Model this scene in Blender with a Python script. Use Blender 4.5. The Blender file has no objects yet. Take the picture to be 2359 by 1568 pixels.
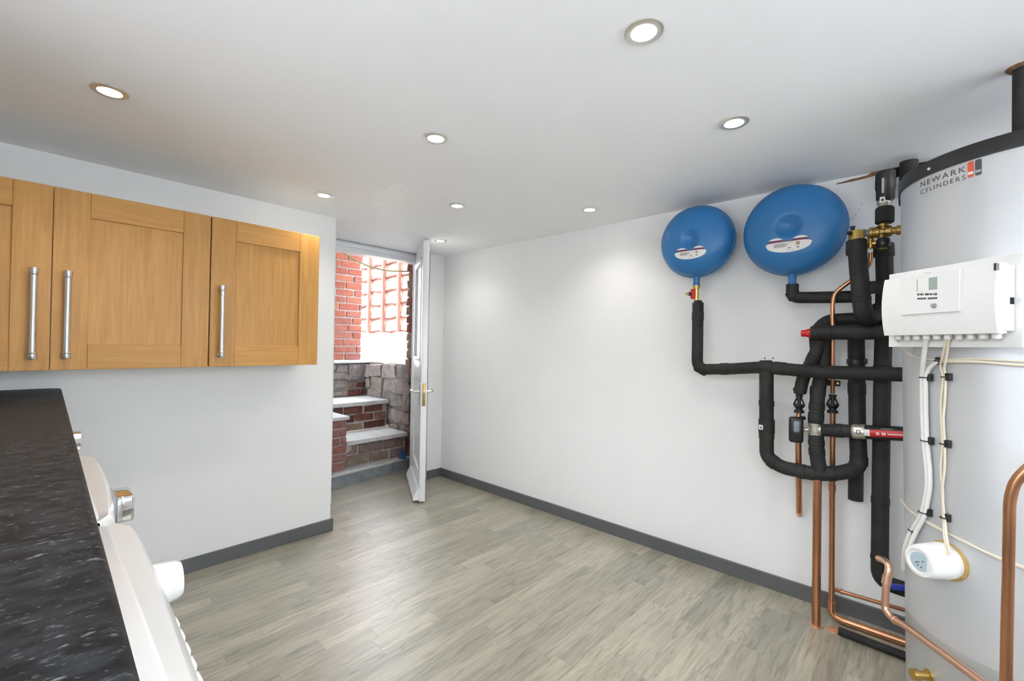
import bpy, bmesh, math, random
from mathutils import Vector, Matrix
random.seed(7)
PI = math.pi
sc = bpy.context.scene
COL = sc.collection

# ------------------------------------------------------------------ camera
IMG_W, IMG_H = 2359, 1568
FPX, YAW, PIT, ROL, CAMH = 1018.76, 0.748871, 0.00991, 0.015929, 1.2
FW = Vector((math.cos(PIT)*math.cos(YAW), math.cos(PIT)*math.sin(YAW), math.sin(PIT)))
R0 = Vector((math.sin(YAW), -math.cos(YAW), 0)); U0 = R0.cross(FW)
RT = math.cos(ROL)*R0 + math.sin(ROL)*U0
UP = -math.sin(ROL)*R0 + math.cos(ROL)*U0
CAM = Vector((0, 0, CAMH))
cd = bpy.data.cameras.new('camera'); cam = bpy.data.objects.new('camera', cd); COL.objects.link(cam)
m = Matrix((RT, UP, -FW)).transposed().to_4x4(); m.translation = CAM
cam.matrix_world = m
cd.sensor_width = 36; cd.lens = 36*FPX/IMG_W; cd.clip_start = 0.02
sc.camera = cam
# ------------------------------------------------------------------ world, sun, exposure
w = bpy.data.worlds.new('sky'); sc.world = w; w.use_nodes = True
bg = w.node_tree.nodes['Background']; bg.inputs[0].default_value = (0.86, 0.925, 1.0, 1); bg.inputs[1].default_value = 7.5
sl = bpy.data.lights.new('sun', 'SUN'); sl.energy = 5; sl.angle = 0.01; sl.color = (1, 0.95, 0.87)
sun = bpy.data.objects.new('sun', sl); COL.objects.link(sun)
sun.rotation_euler = Vector((0.62, -0.42, -0.66)).to_track_quat('-Z', 'Y').to_euler()
vs = sc.view_settings
vs.view_transform = 'Standard'; vs.look = 'None'; vs.gamma = 1; vs.use_curve_mapping = False
vs.exposure = 0.52
DOWNLIGHT_W = 8.5

# ------------------------------------------------------------------ pixel helpers
def ray(px, py):
    return FW + RT*((px-IMG_W/2)/FPX) - UP*((py-IMG_H/2)/FPX)
def at(px, py, ax, val):                       # where the sight line meets the plane axis=val
    d = ray(px, py); return CAM + d*((val-CAM[ax])/d[ax])
XR, YL, YD, ZC, XE = 2.536, 2.775, 3.219, 1.998, 1.301   # right wall, cabinet wall, door wall, ceiling, end of cabinet wall
def wl(px, py, off): return at(px, py, 0, XR-off)         # a point 'off' in front of the right wall
def mpp(p):                                                # metres per photo pixel at a point
    return (p-CAM).dot(FW)/FPX

# ------------------------------------------------------------------ materials
MAT = {}
def nodes(name):
    mt = bpy.data.materials.new(name); mt.use_nodes = True; MAT[name] = mt
    nt = mt.node_tree; return mt, nt, nt.nodes['Principled BSDF']
def pbr(name, col, rough=.5, metal=0., var=0., scale=8., bump=0., bscale=60., spec=.5, coat=0., stretch=None):
    mt, nt, b = nodes(name)
    b.inputs['Base Color'].default_value = (*col, 1); b.inputs['Roughness'].default_value = rough
    b.inputs['Metallic'].default_value = metal; b.inputs['Specular IOR Level'].default_value = spec
    b.inputs['Coat Weight'].default_value = coat
    L = nt.links
    if var or bump:
        g = nt.nodes.new('ShaderNodeNewGeometry'); src = g.outputs['Position']
        if stretch:
            mp = nt.nodes.new('ShaderNodeMapping'); mp.inputs['Scale'].default_value = stretch
            L.new(src, mp.inputs['Vector']); src = mp.outputs['Vector']
    if var:
        n = nt.nodes.new('ShaderNodeTexNoise'); n.inputs['Scale'].default_value = scale; n.inputs['Detail'].default_value = 5
        L.new(src, n.inputs['Vector'])
        r = nt.nodes.new('ShaderNodeValToRGB'); r.color_ramp.elements[0].position = .3; r.color_ramp.elements[1].position = .7
        r.color_ramp.elements[0].color = (*[c*(1-var) for c in col], 1)
        r.color_ramp.elements[1].color = (*[min(1, c*(1+var)) for c in col], 1)
        L.new(n.outputs['Fac'], r.inputs['Fac']); L.new(r.outputs['Color'], b.inputs['Base Color'])
    if bump:
        n2 = nt.nodes.new('ShaderNodeTexNoise'); n2.inputs['Scale'].default_value = bscale; n2.inputs['Detail'].default_value = 6
        L.new(src, n2.inputs['Vector'])
        bp = nt.nodes.new('ShaderNodeBump'); bp.inputs['Strength'].default_value = bump; bp.inputs['Distance'].default_value = .01
        L.new(n2.outputs['Fac'], bp.inputs['Height']); L.new(bp.outputs['Normal'], b.inputs['Normal'])
    return mt
def emit(name, col, s):
    mt, nt, b = nodes(name)
    b.inputs['Base Color'].default_value = (*col, 1); b.inputs['Emission Color'].default_value = (*col, 1); b.inputs['Emission Strength'].default_value = s
def wood(name, c1, c2, axis, rough=.4, scale=1.):
    """oak: fine grain stretched along an axis, tone shifted a little per object"""
    mt, nt, b = nodes(name); L = nt.links; N = nt.nodes.new
    g = N('ShaderNodeNewGeometry'); oi = N('ShaderNodeObjectInfo')
    ad = N('ShaderNodeVectorMath'); ad.operation = 'ADD'
    mu = N('ShaderNodeMath'); mu.operation = 'MULTIPLY'; mu.inputs[1].default_value = 37
    L.new(oi.outputs['Random'], mu.inputs[0]); L.new(g.outputs['Position'], ad.inputs[0]); L.new(mu.outputs[0], ad.inputs[1])
    mp = N('ShaderNodeMapping'); s = [38*scale]*3; s[axis] = 2.2*scale; mp.inputs['Scale'].default_value = s
    L.new(ad.outputs[0], mp.inputs['Vector'])
    n = N('ShaderNodeTexNoise'); n.inputs['Scale'].default_value = 1.6; n.inputs['Detail'].default_value = 7; n.inputs['Roughness'].default_value = .62; n.inputs['Distortion'].default_value = .6
    L.new(mp.outputs[0], n.inputs['Vector'])
    r = N('ShaderNodeValToRGB'); r.color_ramp.elements[0].position = .32; r.color_ramp.elements[1].position = .68
    r.color_ramp.elements[0].color = (*c1, 1); r.color_ramp.elements[1].color = (*c2, 1)
    L.new(n.outputs['Fac'], r.inputs['Fac'])
    hs = N('ShaderNodeHueSaturation'); mr = N('ShaderNodeMapRange'); mr.inputs['To Min'].default_value = .93; mr.inputs['To Max'].default_value = 1.05
    L.new(oi.outputs['Random'], mr.inputs['Value']); L.new(mr.outputs[0], hs.inputs['Value']); L.new(r.outputs['Color'], hs.inputs['Color'])
    L.new(hs.outputs['Color'], b.inputs['Base Color']); b.inputs['Roughness'].default_value = rough; b.inputs['Specular IOR Level'].default_value = .3
    bp = N('ShaderNodeBump'); bp.inputs['Strength'].default_value = .12; bp.inputs['Distance'].default_value = .003
    L.new(n.outputs['Fac'], bp.inputs['Height']); L.new(bp.outputs['Normal'], b.inputs['Normal'])
def plank_mat(name):
    """grey-washed oak vinyl strip: each strip its own tone, streaks and cathedral grain"""
    mt, nt, b = nodes(name); L = nt.links; N = nt.nodes.new
    g = N('ShaderNodeNewGeometry'); oi = N('ShaderNodeObjectInfo')
    mu = N('ShaderNodeMath'); mu.operation = 'MULTIPLY'; mu.inputs[1].default_value = 61.7
    L.new(oi.outputs['Random'], mu.inputs[0])
    ad = N('ShaderNodeVectorMath'); ad.operation = 'ADD'; L.new(g.outputs['Position'], ad.inputs[0]); L.new(mu.outputs[0], ad.inputs[1])
    def noise(sx, sy, scale, detail, dist, rough=.6):
        mp = N('ShaderNodeMapping'); mp.inputs['Scale'].default_value = (sx, sy, 1); L.new(ad.outputs[0], mp.inputs['Vector'])
        n = N('ShaderNodeTexNoise'); n.inputs['Scale'].default_value = scale; n.inputs['Detail'].default_value = detail
        n.inputs['Distortion'].default_value = dist; n.inputs['Roughness'].default_value = rough
        L.new(mp.outputs[0], n.inputs['Vector']); return n
    streak = noise(3, 34, 1.8, 6, .7)
    mp = N('ShaderNodeMapping'); mp.inputs['Scale'].default_value = (1.1, 8, 1); L.new(ad.outputs[0], mp.inputs['Vector'])
    n0 = N('ShaderNodeTexNoise'); n0.inputs['Scale'].default_value = 1.3; n0.inputs['Detail'].default_value = 1.5; L.new(mp.outputs[0], n0.inputs['Vector'])
    rings = N('ShaderNodeMath'); rings.operation = 'MULTIPLY'; rings.inputs[1].default_value = 85; L.new(n0.outputs['Fac'], rings.inputs[0])
    sn = N('ShaderNodeMath'); sn.operation = 'SINE'; L.new(rings.outputs[0], sn.inputs[0])
    mrg = N('ShaderNodeMapRange'); mrg.inputs['From Min'].default_value = -1.; mrg.inputs['From Max'].default_value = -.55; L.new(sn.outputs[0], mrg.inputs['Value'])
    mask = noise(1.4, 6, 1.7, 2, .3)
    mk = N('ShaderNodeMapRange'); mk.inputs['From Min'].default_value = .50; mk.inputs['From Max'].default_value = .60; L.new(mask.outputs['Fac'], mk.inputs['Value'])
    ivr = N('ShaderNodeMath'); ivr.operation = 'SUBTRACT'; ivr.inputs[0].default_value = 1; L.new(mrg.outputs[0], ivr.inputs[1])
    dk = N('ShaderNodeMath'); dk.operation = 'MULTIPLY'; L.new(ivr.outputs[0], dk.inputs[0]); L.new(mk.outputs[0], dk.inputs[1])
    dk2 = N('ShaderNodeMath'); dk2.operation = 'MULTIPLY'; dk2.inputs[1].default_value = .42; L.new(dk.outputs[0], dk2.inputs[0])
    r = N('ShaderNodeValToRGB'); e = r.color_ramp.elements
    e[0].position = .28; e[0].color = (.17, .153, .108, 1); e[1].position = .72; e[1].color = (.44, .41, .315, 1)
    e2 = e.new(.46); e2.color = (.315, .29, .215, 1)
    L.new(streak.outputs['Fac'], r.inputs['Fac'])
    mx = N('ShaderNodeMix'); mx.data_type = 'RGBA'; L.new(dk2.outputs[0], mx.inputs['Factor']); L.new(r.outputs['Color'], mx.inputs['A']); mx.inputs['B'].default_value = (.10, .09, .07, 1)
    hs = N('ShaderNodeHueSaturation'); mr = N('ShaderNodeMapRange'); mr.inputs['To Min'].default_value = .76; mr.inputs['To Max'].default_value = 1.16
    L.new(oi.outputs['Random'], mr.inputs['Value']); L.new(mr.outputs[0], hs.inputs['Value']); L.new(mx.outputs['Result'], hs.inputs['Color'])
    L.new(hs.outputs['Color'], b.inputs['Base Color'])
    fine = noise(20, 20, 2.5, 5, 1.5)
    rr = N('ShaderNodeMapRange'); rr.inputs['To Min'].default_value = .26; rr.inputs['To Max'].default_value = .46; L.new(fine.outputs['Fac'], rr.inputs['Value'])
    L.new(rr.outputs[0], b.inputs['Roughness'])
    b.inputs['Coat Weight'].default_value = 1; b.inputs['Coat Roughness'].default_value = .36; b.inputs['Coat IOR'].default_value = 1.6
    bp = N('ShaderNodeBump'); bp.inputs['Strength'].default_value = .16; bp.inputs['Distance'].default_value = .004
    L.new(fine.outputs['Fac'], bp.inputs['Height']); L.new(bp.outputs['Normal'], b.inputs['Normal'])
def by_object(name, cols, rough=.9, var=.25, scale=30, bump=.5, bscale=70):
    """masonry: colour picked per object from a ramp, blotched by noise"""
    mt, nt, b = nodes(name); L = nt.links; N = nt.nodes.new
    oi = N('ShaderNodeObjectInfo'); r = N('ShaderNodeValToRGB'); e = r.color_ramp.elements
    e[0].color = (*cols[0], 1); e[1].color = (*cols[-1], 1)
    for i, c in enumerate(cols[1:-1]):
        k = e.new((i+1)/(len(cols)-1)); k.color = (*c, 1)
    L.new(oi.outputs['Random'], r.inputs['Fac'])
    g = N('ShaderNodeNewGeometry'); n = N('ShaderNodeTexNoise'); n.inputs['Scale'].default_value = scale; n.inputs['Detail'].default_value = 8; n.inputs['Roughness'].default_value = .7
    L.new(g.outputs['Position'], n.inputs['Vector'])
    mr = N('ShaderNodeMapRange'); mr.inputs['From Min'].default_value = .3; mr.inputs['From Max'].default_value = .7; mr.inputs['To Min'].default_value = 1-var; mr.inputs['To Max'].default_value = 1+var
    L.new(n.outputs['Fac'], mr.inputs['Value'])
    hs = N('ShaderNodeHueSaturation'); L.new(mr.outputs[0], hs.inputs['Value']); L.new(r.outputs['Color'], hs.inputs['Color'])
    L.new(hs.outputs['Color'], b.inputs['Base Color']); b.inputs['Roughness'].default_value = rough; b.inputs['Specular IOR Level'].default_value = .2
    n2 = N('ShaderNodeTexNoise'); n2.inputs['Scale'].default_value = bscale; n2.inputs['Detail'].default_value = 6; L.new(g.outputs['Position'], n2.inputs['Vector'])
    bp = N('ShaderNodeBump'); bp.inputs['Strength'].default_value = bump; bp.inputs['Distance'].default_value = .02
    L.new(n2.outputs['Fac'], bp.inputs['Height']); L.new(bp.outputs['Normal'], b.inputs['Normal'])
def worktop_mat(name):
    mt, nt, b = nodes(name); L = nt.links; N = nt.nodes.new
    g = N('ShaderNodeNewGeometry')
    def fleck(sc_, lo, hi, stretch):
        mp = N('ShaderNodeMapping'); mp.inputs['Scale'].default_value = stretch; L.new(g.outputs['Position'], mp.inputs['Vector'])
        n = N('ShaderNodeTexNoise'); n.inputs['Scale'].default_value = sc_; n.inputs['Detail'].default_value = 3; L.new(mp.outputs[0], n.inputs['Vector'])
        mr = N('ShaderNodeMapRange'); mr.inputs['From Min'].default_value = lo; mr.inputs['From Max'].default_value = hi; L.new(n.outputs['Fac'], mr.inputs['Value']); return mr
    a = fleck(120, .63, .78, (.6, 1.3, 1)); c = fleck(45, .42, .70, (.6, 1.2, 1)); d = fleck(260, .64, .76, (.6, 1.2, 1))
    m1 = N('ShaderNodeMix'); m1.data_type = 'RGBA'; m1.inputs['A'].default_value = (.010, .0115, .0135, 1); m1.inputs['B'].default_value = (.034, .038, .042, 1); L.new(c.outputs[0], m1.inputs['Factor'])
    m2 = N('ShaderNodeMix'); m2.data_type = 'RGBA'; m2.inputs['B'].default_value = (.21, .215, .215, 1); L.new(m1.outputs['Result'], m2.inputs['A']); L.new(a.outputs[0], m2.inputs['Factor'])
    m3 = N('ShaderNodeMix'); m3.data_type = 'RGBA'; m3.inputs['B'].default_value = (.17, .17, .17, 1); L.new(m2.outputs['Result'], m3.inputs['A']); L.new(d.outputs[0], m3.inputs['Factor'])
    L.new(m3.outputs['Result'], b.inputs['Base Color']); b.inputs['Roughness'].default_value = .5
    b.inputs['Specular IOR Level'].default_value = .1

pbr('wall_paint', (.80, .795, .785), .62, var=.012, scale=3, bump=.12, bscale=9)
pbr('ceiling_paint', (.93, .93, .94), .55, var=.012, scale=2, bump=.10, bscale=5)
pbr('ceiling_patch', (.91, .905, .89), .45, var=.03, scale=20, bump=.3, bscale=25)
pbr('skirting_paint', (.105, .108, .11), .42, var=.05, scale=6)
pbr('white_gloss', (.82, .83, .84), .28, bump=.06, bscale=12)
pbr('floor_base', (.20, .185, .15), .5)
plank_mat('vinyl_strip')
wood('oak_v', (.45, .215, .05), (.57, .295, .082), 2)
wood('oak_h', (.45, .215, .05), (.57, .295, .082), 0)
pbr('carcass', (.62, .58, .5), .5)
pbr('steel_brushed', (.62, .61, .59), .32, 1, var=.06, scale=4, stretch=(120, 120, 2))
pbr('chrome', (.85, .85, .86), .06, 1)
worktop_mat('worktop_laminate')
pbr('appliance_white', (.80, .80, .79), .25, coat=.3)
pbr('appliance_grey', (.32, .33, .34), .4)
pbr('dark_glass', (.02, .02, .025), .08)
pbr('vessel_blue', (.024, .165, .41), .38, var=.03, scale=4)
pbr('label_white', (.80, .79, .77), .45)
pbr('print_purple', (.12, .015, .08), .5)
pbr('print_dark', (.07, .07, .075), .5)
pbr('print_grey', (.42, .41, .40), .5)
pbr('print_brown', (.42, .28, .18), .5)
pbr('print_orange', (.72, .11, .055), .5)
pbr('brass', (.62, .42, .13), .32, 1, var=.12, scale=40)
pbr('brass_dull', (.40, .27, .09), .4, 1, var=.25, scale=50)
pbr('red_plastic', (.58, .012, .015), .35)
pbr('blue_plastic', (.008, .035, .33), .35)
pbr('insulation', (.022, .022, .021), .68, var=.35, scale=14, bump=.22, bscale=45, spec=.35)
pbr('black_plastic', (.014, .014, .015), .4)
pbr('grey_lens', (.22, .27, .30), .15)
pbr('nickel', (.60, .56, .49), .35, .85, var=.08, scale=60)
pbr('copper', (.58, .285, .155), .32, 1, var=.22, scale=14, stretch=(1, 1, .35))
pbr('copper_pale', (.80, .50, .36), .34, 1, var=.12, scale=10)
pbr('cylinder_steel', (.55, .56, .57), .42, .35, var=.025, scale=5)
pbr('cable_white', (.78, .77, .74), .45)
pbr('cable_cream', (.74, .66, .53), .5)
pbr('cap_white', (.80, .80, .78), .4, var=.03, scale=30)
pbr('amber_foam', (.48, .31, .10), .8, var=.2, scale=60)
pbr('lens_blue', (.42, .53, .58), .25)
pbr('lcd', (.33, .41, .36), .3)
pbr('plaster_brown', (.24, .12, .07), .95, var=.4, scale=40, bump=.8, bscale=80)
pbr('void_black', (.006, .006, .006), .9)
emit('lamp_glow', (1, .97, .90), 26)
pbr('trim_nickel', (.74, .72, .67), .34, .9)
# outdoors
mt, nt, b_ = nodes('pane_glass'); nt.nodes.remove(b_)
tr = nt.nodes.new('ShaderNodeBsdfTransparent'); gl = nt.nodes.new('ShaderNodeBsdfGlossy'); gl.inputs['Roughness'].default_value = .02
mxs = nt.nodes.new('ShaderNodeMixShader'); fz = nt.nodes.new('ShaderNodeFresnel'); fz.inputs['IOR'].default_value = 1.45
nt.links.new(fz.outputs[0], mxs.inputs[0]); nt.links.new(tr.outputs[0], mxs.inputs[1]); nt.links.new(gl.outputs[0], mxs.inputs[2])
nt.links.new(mxs.outputs[0], nt.nodes['Material Output'].inputs['Surface'])
by_object('brick_red', [(.34, .105, .075), (.43, .14, .09), (.28, .11, .095), (.46, .17, .105), (.37, .14, .115)], var=.22)
by_object('brick_old', [(.15, .05, .038), (.21, .09, .07), (.28, .21, .14), (.12, .04, .03), (.24, .16, .13)], var=.45, scale=22, bump=.9)
by_object('brick_pink', [(.34, .17, .15), (.32, .12, .10), (.30, .17, .165), (.36, .14, .11)], var=.35, scale=20)
by_object('brick_grey', [(.27, .215, .19), (.31, .20, .175), (.22, .175, .155), (.29, .18, .155), (.26, .23, .18)], var=.4, scale=18, bump=.9)
by_object('stone', [(.25, .21, .195), (.34, .29, .27), (.20, .175, .165), (.31, .265, .23), (.30, .235, .225)], var=.4, scale=16, bump=.9, bscale=40)
pbr('mortar', (.42, .39, .37), .95, var=.2, scale=25, bump=.6)
pbr('mortar_dark', (.20, .18, .165), .95, var=.35, scale=14, bump=.9, bscale=40)
pbr('concrete', (.60, .60, .59), .85, var=.1, scale=9, bump=.4)
pbr('bounce_white', (.84, .84, .84), .9, var=.12, scale=60, bump=.6)  # pale colour of the added ground that bounces daylight indoors
pbr('paving', (.30, .29, .28), .9, var=.15, scale=9, bump=.4)
pbr('concrete_dark', (.24, .26, .28), .9, var=.2, scale=12, bump=.5)
pbr('gravel_board', (.42, .36, .29), .9, var=.06, scale=12, bump=.3)
wood('fence_wood', (.34, .19, .15), (.50, .34, .28), 1, .8, .5)
wood('batten_wood', (.27, .11, .08), (.40, .22, .17), 2, .8, .5)
pbr('lap_shade', (.105, .032, .022), .95, var=.4, scale=30, bump=.6)  # shade under the board laps, put into colour
pbr('hose_olive', (.22, .19, .06), .5)
pbr('rag_blue', (.05, .13, .26), .9, var=.4, scale=60, bump=.6)

# ------------------------------------------------------------------ mesh builder
class MB:
    def __init__(s): s.v = []; s.f = []; s.sm = []
    def add(s, vs_, fs, smooth=False):
        o = len(s.v); s.v += [Vector(p) for p in vs_]; s.f += [tuple(i+o for i in f) for f in fs]; s.sm += [smooth]*len(fs); return s
    def box(s, a, b, bev=0., seg=2, M=None):
        bm = bmesh.new(); bmesh.ops.create_cube(bm, size=1)
        a = Vector(a); b = Vector(b)
        for v in bm.verts: v.co = Vector(((a[i]+b[i])/2 + v.co[i]*abs(b[i]-a[i]) for i in range(3)))
        if bev: bmesh.ops.bevel(bm, geom=bm.edges[:], offset=bev, segments=seg, profile=.5, affect='EDGES')
        return s.bm(bm, M, bool(bev) and seg > 1)
    def bm(s, bm, M=None, smooth=False):
        bm.verts.index_update()
        s.add([(M @ v.co if M else v.co.copy()) for v in bm.verts], [[v.index for v in f.verts] for f in bm.faces], smooth); bm.free(); return s
    def prism(s, pts, ext):                     # polygon (list of 3D pts) extruded by a vector
        n = len(pts); pts = [Vector(p) for p in pts]; ext = Vector(ext)
        fs = [tuple(range(n))[::-1], tuple(range(n, 2*n))] + [(i, (i+1) % n, n+(i+1) % n, n+i) for i in range(n)]
        return s.add(pts+[p+ext for p in pts], fs)
    def tube(s, path, r, seg=14, caps=True, smooth=True):
        path = [Vector(p) for p in path]; n = len(path); rs = r if isinstance(r, (list, tuple)) else [r]*n
        T = [(path[min(i+1, n-1)]-path[max(i-1, 0)]).normalized() for i in range(n)]
        a = Vector((0, 0, 1)) if abs(T[0].z) < .9 else Vector((1, 0, 0))
        nrm = (a - T[0]*a.dot(T[0])).normalized(); V = []
        for i in range(n):
            nrm = (nrm - T[i]*nrm.dot(T[i])).normalized(); b = T[i].cross(nrm)
            for k in range(seg):
                t = 2*PI*k/seg; V.append(path[i] + (nrm*math.cos(t)+b*math.sin(t))*rs[i])
        F = [(i*seg+k, i*seg+(k+1) % seg, (i+1)*seg+(k+1) % seg, (i+1)*seg+k) for i in range(n-1) for k in range(seg)]
        s.add(V, F, smooth)
        if caps:
            o = len(s.v)-len(V)
            s.f += [tuple(o+k for k in range(seg))[::-1], tuple(o+(n-1)*seg+k for k in range(seg))]; s.sm += [False, False]
        return s
    def lathe(s, prof, org, axis, seg=24, smooth=True):   # prof: (distance along axis, radius)
        axis = Vector(axis).normalized(); org = Vector(org)
        a = Vector((0, 0, 1)) if abs(axis.z) < .9 else Vector((1, 0, 0))
        u = (a-axis*a.dot(axis)).normalized(); v = axis.cross(u); n = len(prof); V = []
        for d, r in prof:
            for k in range(seg):
                t = 2*PI*k/seg; V.append(org+axis*d+(u*math.cos(t)+v*math.sin(t))*max(r, 1e-5))
        F = [(i*seg+k, i*seg+(k+1) % seg, (i+1)*seg+(k+1) % seg, (i+1)*seg+k) for i in range(n-1) for k in range(seg)]
        s.add(V, F, smooth)
        o = len(s.v)-len(V)
        for i, rev in ((0, True), (n-1, False)):
            if prof[i][1] > 1e-4:
                c = [o+i*seg+k for k in range(seg)]; s.f.append(tuple(c[::-1] if rev else c)); s.sm.append(False)
        return s
    def build(s, name, mat, parent=None):
        off = parent_loc(parent)
        me = bpy.data.meshes.new(name); me.from_pydata([v-off for v in s.v], [], s.f)
        me.polygons.foreach_set('use_smooth', s.sm)
        bm = bmesh.new(); bm.from_mesh(me); bmesh.ops.recalc_face_normals(bm, faces=bm.faces); bm.to_mesh(me); bm.free()
        if any(s.sm) and not all(s.sm): me.set_sharp_from_angle(angle=math.radians(40))
        elif any(s.sm): me.set_sharp_from_angle(angle=math.radians(50))
        me.materials.append(MAT[mat]); o = bpy.data.objects.new(name, me); COL.objects.link(o)
        if parent: o.parent = parent
        return o
def parent_loc(p):
    v = Vector((0, 0, 0))
    while p: v += p.location; p = p.parent
    return v
def tag(o, label=None, cat=None, group=None, kind=None):
    for k, val in (('label', label), ('category', cat), ('group', group), ('kind', kind)):
        if val: o[k] = val
    return o
def thing(name, loc, label, cat=None, group=None, kind=None):
    o = bpy.data.objects.new(name, None); o.empty_display_size = .05; COL.objects.link(o); o.location = loc
    return tag(o, label, cat, group, kind)
def fillet(pts, rad, n=7):
    pts = [Vector(p) for p in pts]; out = [pts[0]]
    for i in range(1, len(pts)-1):
        a, b, c = pts[i-1], pts[i], pts[i+1]
        d1 = a-b; d2 = c-b; rr = rad[i] if isinstance(rad, dict) and i in rad else (rad if not isinstance(rad, dict) else .02)
        l = min(rr, d1.length*.48, d2.length*.48); p = b+d1.normalized()*l; q = b+d2.normalized()*l
        if d1.angle(d2) > 3.0: out.append(b); continue
        for k in range(n+1):
            t = k/n; out.append(p*(1-t)**2 + b*(2*t*(1-t)) + q*t*t)
    out.append(pts[-1]); return out
def poly_at(path, f):                            # point and direction at arc fraction f
    L = [0]
    for i in range(1, len(path)): L.append(L[-1]+(path[i]-path[i-1]).length)
    t = f*L[-1]
    for i in range(1, len(path)):
        if L[i] >= t: break
    k = (t-L[i-1])/max(1e-6, L[i]-L[i-1]); return path[i-1].lerp(path[i], k), (path[i]-path[i-1]).normalized()
def text_mesh(txt, size, spacing=1.0):
    cu = bpy.data.curves.new('t', 'FONT'); cu.body = txt; cu.size = size; cu.space_character = spacing
    o = bpy.data.objects.new('t', cu); COL.objects.link(o)
    dg = bpy.context.evaluated_depsgraph_get(); me = o.evaluated_get(dg).to_mesh()
    V = [v.co.copy() for v in me.vertices]; F = [tuple(p.vertices) for p in me.polygons]
    o.evaluated_get(dg).to_mesh_clear(); bpy.data.objects.remove(o); bpy.data.curves.remove(cu); return V, F

# ================================================================== ROOM SHELL
XO0, XO1 = 1.515, 2.378                           # door opening
XB, YB = -0.585, -1.6                            # walls behind the worktop and behind the camera
floor = tag(MB().box((XB, YB, -.06), (XR, YD+.4, -.004)).build('floor', 'floor_base'), 'grey-washed oak strip vinyl floor', kind='structure')
# individual vinyl strips, running away from the worktop
SW = .0815; ang = math.radians(-1.2)
strip_cache = {}
def strip_mesh(l):
    k = round(l, 4)
    if k not in strip_cache:
        mb = MB().box((0, .0001, -.006), (l-.0003, SW-.0001, 0), .0003, 1)
        me = bpy.data.meshes.new('plank'); me.from_pydata(mb.v, [], mb.f); me.materials.append(MAT['vinyl_strip']); strip_cache[k] = me
    return strip_cache[k]
y = -.10
row = 0; rest = []
while y < YD+.36:
    x = .12 - random.uniform(0, .5) if y > -.1 else -.2
    xend = XR-.002 if y < YD-.04 else XO1-.004
    x0lim = .02 if y < YL-.03 else (XE+.01 if y < YD-.04 else XO0+.004)
    while x < xend-.03:
        l = random.choice((.28, .36, .44, .52, .60, .74, .9))
        if xend-(x+l) < .12: l = xend-x
        a = max(x, x0lim); e = min(x+l, xend)
        if e-a > .05:
            o = bpy.data.objects.new('plank', strip_mesh(e-a)); COL.objects.link(o); o.parent = floor
            o.location = (a, y - (a-1.2)*math.tan(-ang)*1.0, 0); o.rotation_euler = (0, 0, ang)
        x += l
    y += SW; row += 1
tag(MB().box((XB, YB, ZC), (XR, YD+.42, ZC+.12)).build('ceiling', 'ceiling_paint'), 'white painted plaster ceiling with recessed downlights', kind='structure')
ceiling = bpy.data.objects['ceiling']
pp = [(868, 440), (905, 425), (930, 432), (948, 448), (952, 470), (930, 482), (940, 497), (905, 490), (880, 486), (858, 470), (880, 462), (850, 452)]
MB().prism([at(px, py, 2, ZC+.001) for px, py in pp], (0, 0, -.0022)).build('plaster_patch', 'ceiling_patch', ceiling)
tag(MB().box((XR, YB, 0), (XR+.12, YD+.235, ZC)).build('wall_right', 'wall_paint'), 'white wall behind the blue vessels and pipes', kind='structure')
wall_r = bpy.data.objects['wall_right']
tag(MB().box((XB, YL, 0), (XE, YD+.42, ZC)).build('wall_left', 'wall_paint'), 'white wall carrying the oak cupboards', kind='structure')
WY0, WY1, WZ0, WZ1 = -1.50, 1.60, 1.00, 1.965       # unseen window added above the worktop for daylight fill
tag(MB().box((XB-.12, YB, 0), (XB, WY0, ZC)).box((XB-.12, WY1, 0), (XB, YL, ZC)).box((XB-.12, WY0, 0), (XB, WY1, WZ0)).box((XB-.12, WY0, WZ1), (XB, WY1, ZC)).build('wall_worktop', 'wall_paint'), 'white wall behind the worktop', kind='structure')
win1 = thing('window_fill_1', (XB-.06, (WY0+WY1)/2, WZ0), 'long white window added over the worktop to light the room, out of view', kind='structure')
NP = 4; fw_ = .035; pw = (WY1-WY0)/NP
for z0, z1 in ((WZ0, WZ0+fw_), (WZ1-fw_, WZ1)): MB().box((XB-.09, WY0, z0), (XB-.04, WY1, z1), .003).build('window_fill_frame', 'white_gloss', win1)
for k in range(NP+1):
    yc_ = min(max(WY0+k*pw, WY0+fw_/2), WY1-fw_/2)
    MB().box((XB-.09, yc_-fw_/2, WZ0+fw_), (XB-.04, yc_+fw_/2, WZ1-fw_), .003).build('window_fill_frame', 'white_gloss', win1)
    if k < NP: MB().box((XB-.068, WY0+k*pw+.01, WZ0+.01), (XB-.064, WY0+(k+1)*pw-.01, WZ1-.01)).build('pane', 'pane_glass', win1)
MB().box((XB-.04, WY0-.03, WZ0-.02), (XB+.05, WY1+.03, WZ0), .003).build('window_fill_sill', 'white_gloss', win1)
tag(MB().box((-4.8, -6, .9), (-4.6, 3.5, 2.25)).build('wall_sky_block', 'mortar'), 'unseen low wall added outside the window to cut low sky light', kind='structure')  # added out of view, cuts low sky light reaching the pipe wall
tag(MB().box((-14, -12, .6), (XB-.3, 3.5, .90)).box((XB-.3, -12, .6), (12, YB-.3, .90)).build('ground_bounce', 'bounce_white'), 'unseen pale ground added outside the windows to bounce light in', kind='structure')  # added out of view, throws daylight up to the ceiling
VX0, VX1, VZ0, VZ1 = -.3, 2.4, .92, 1.955  # second added window, unseen behind the camera, for more fill
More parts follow.
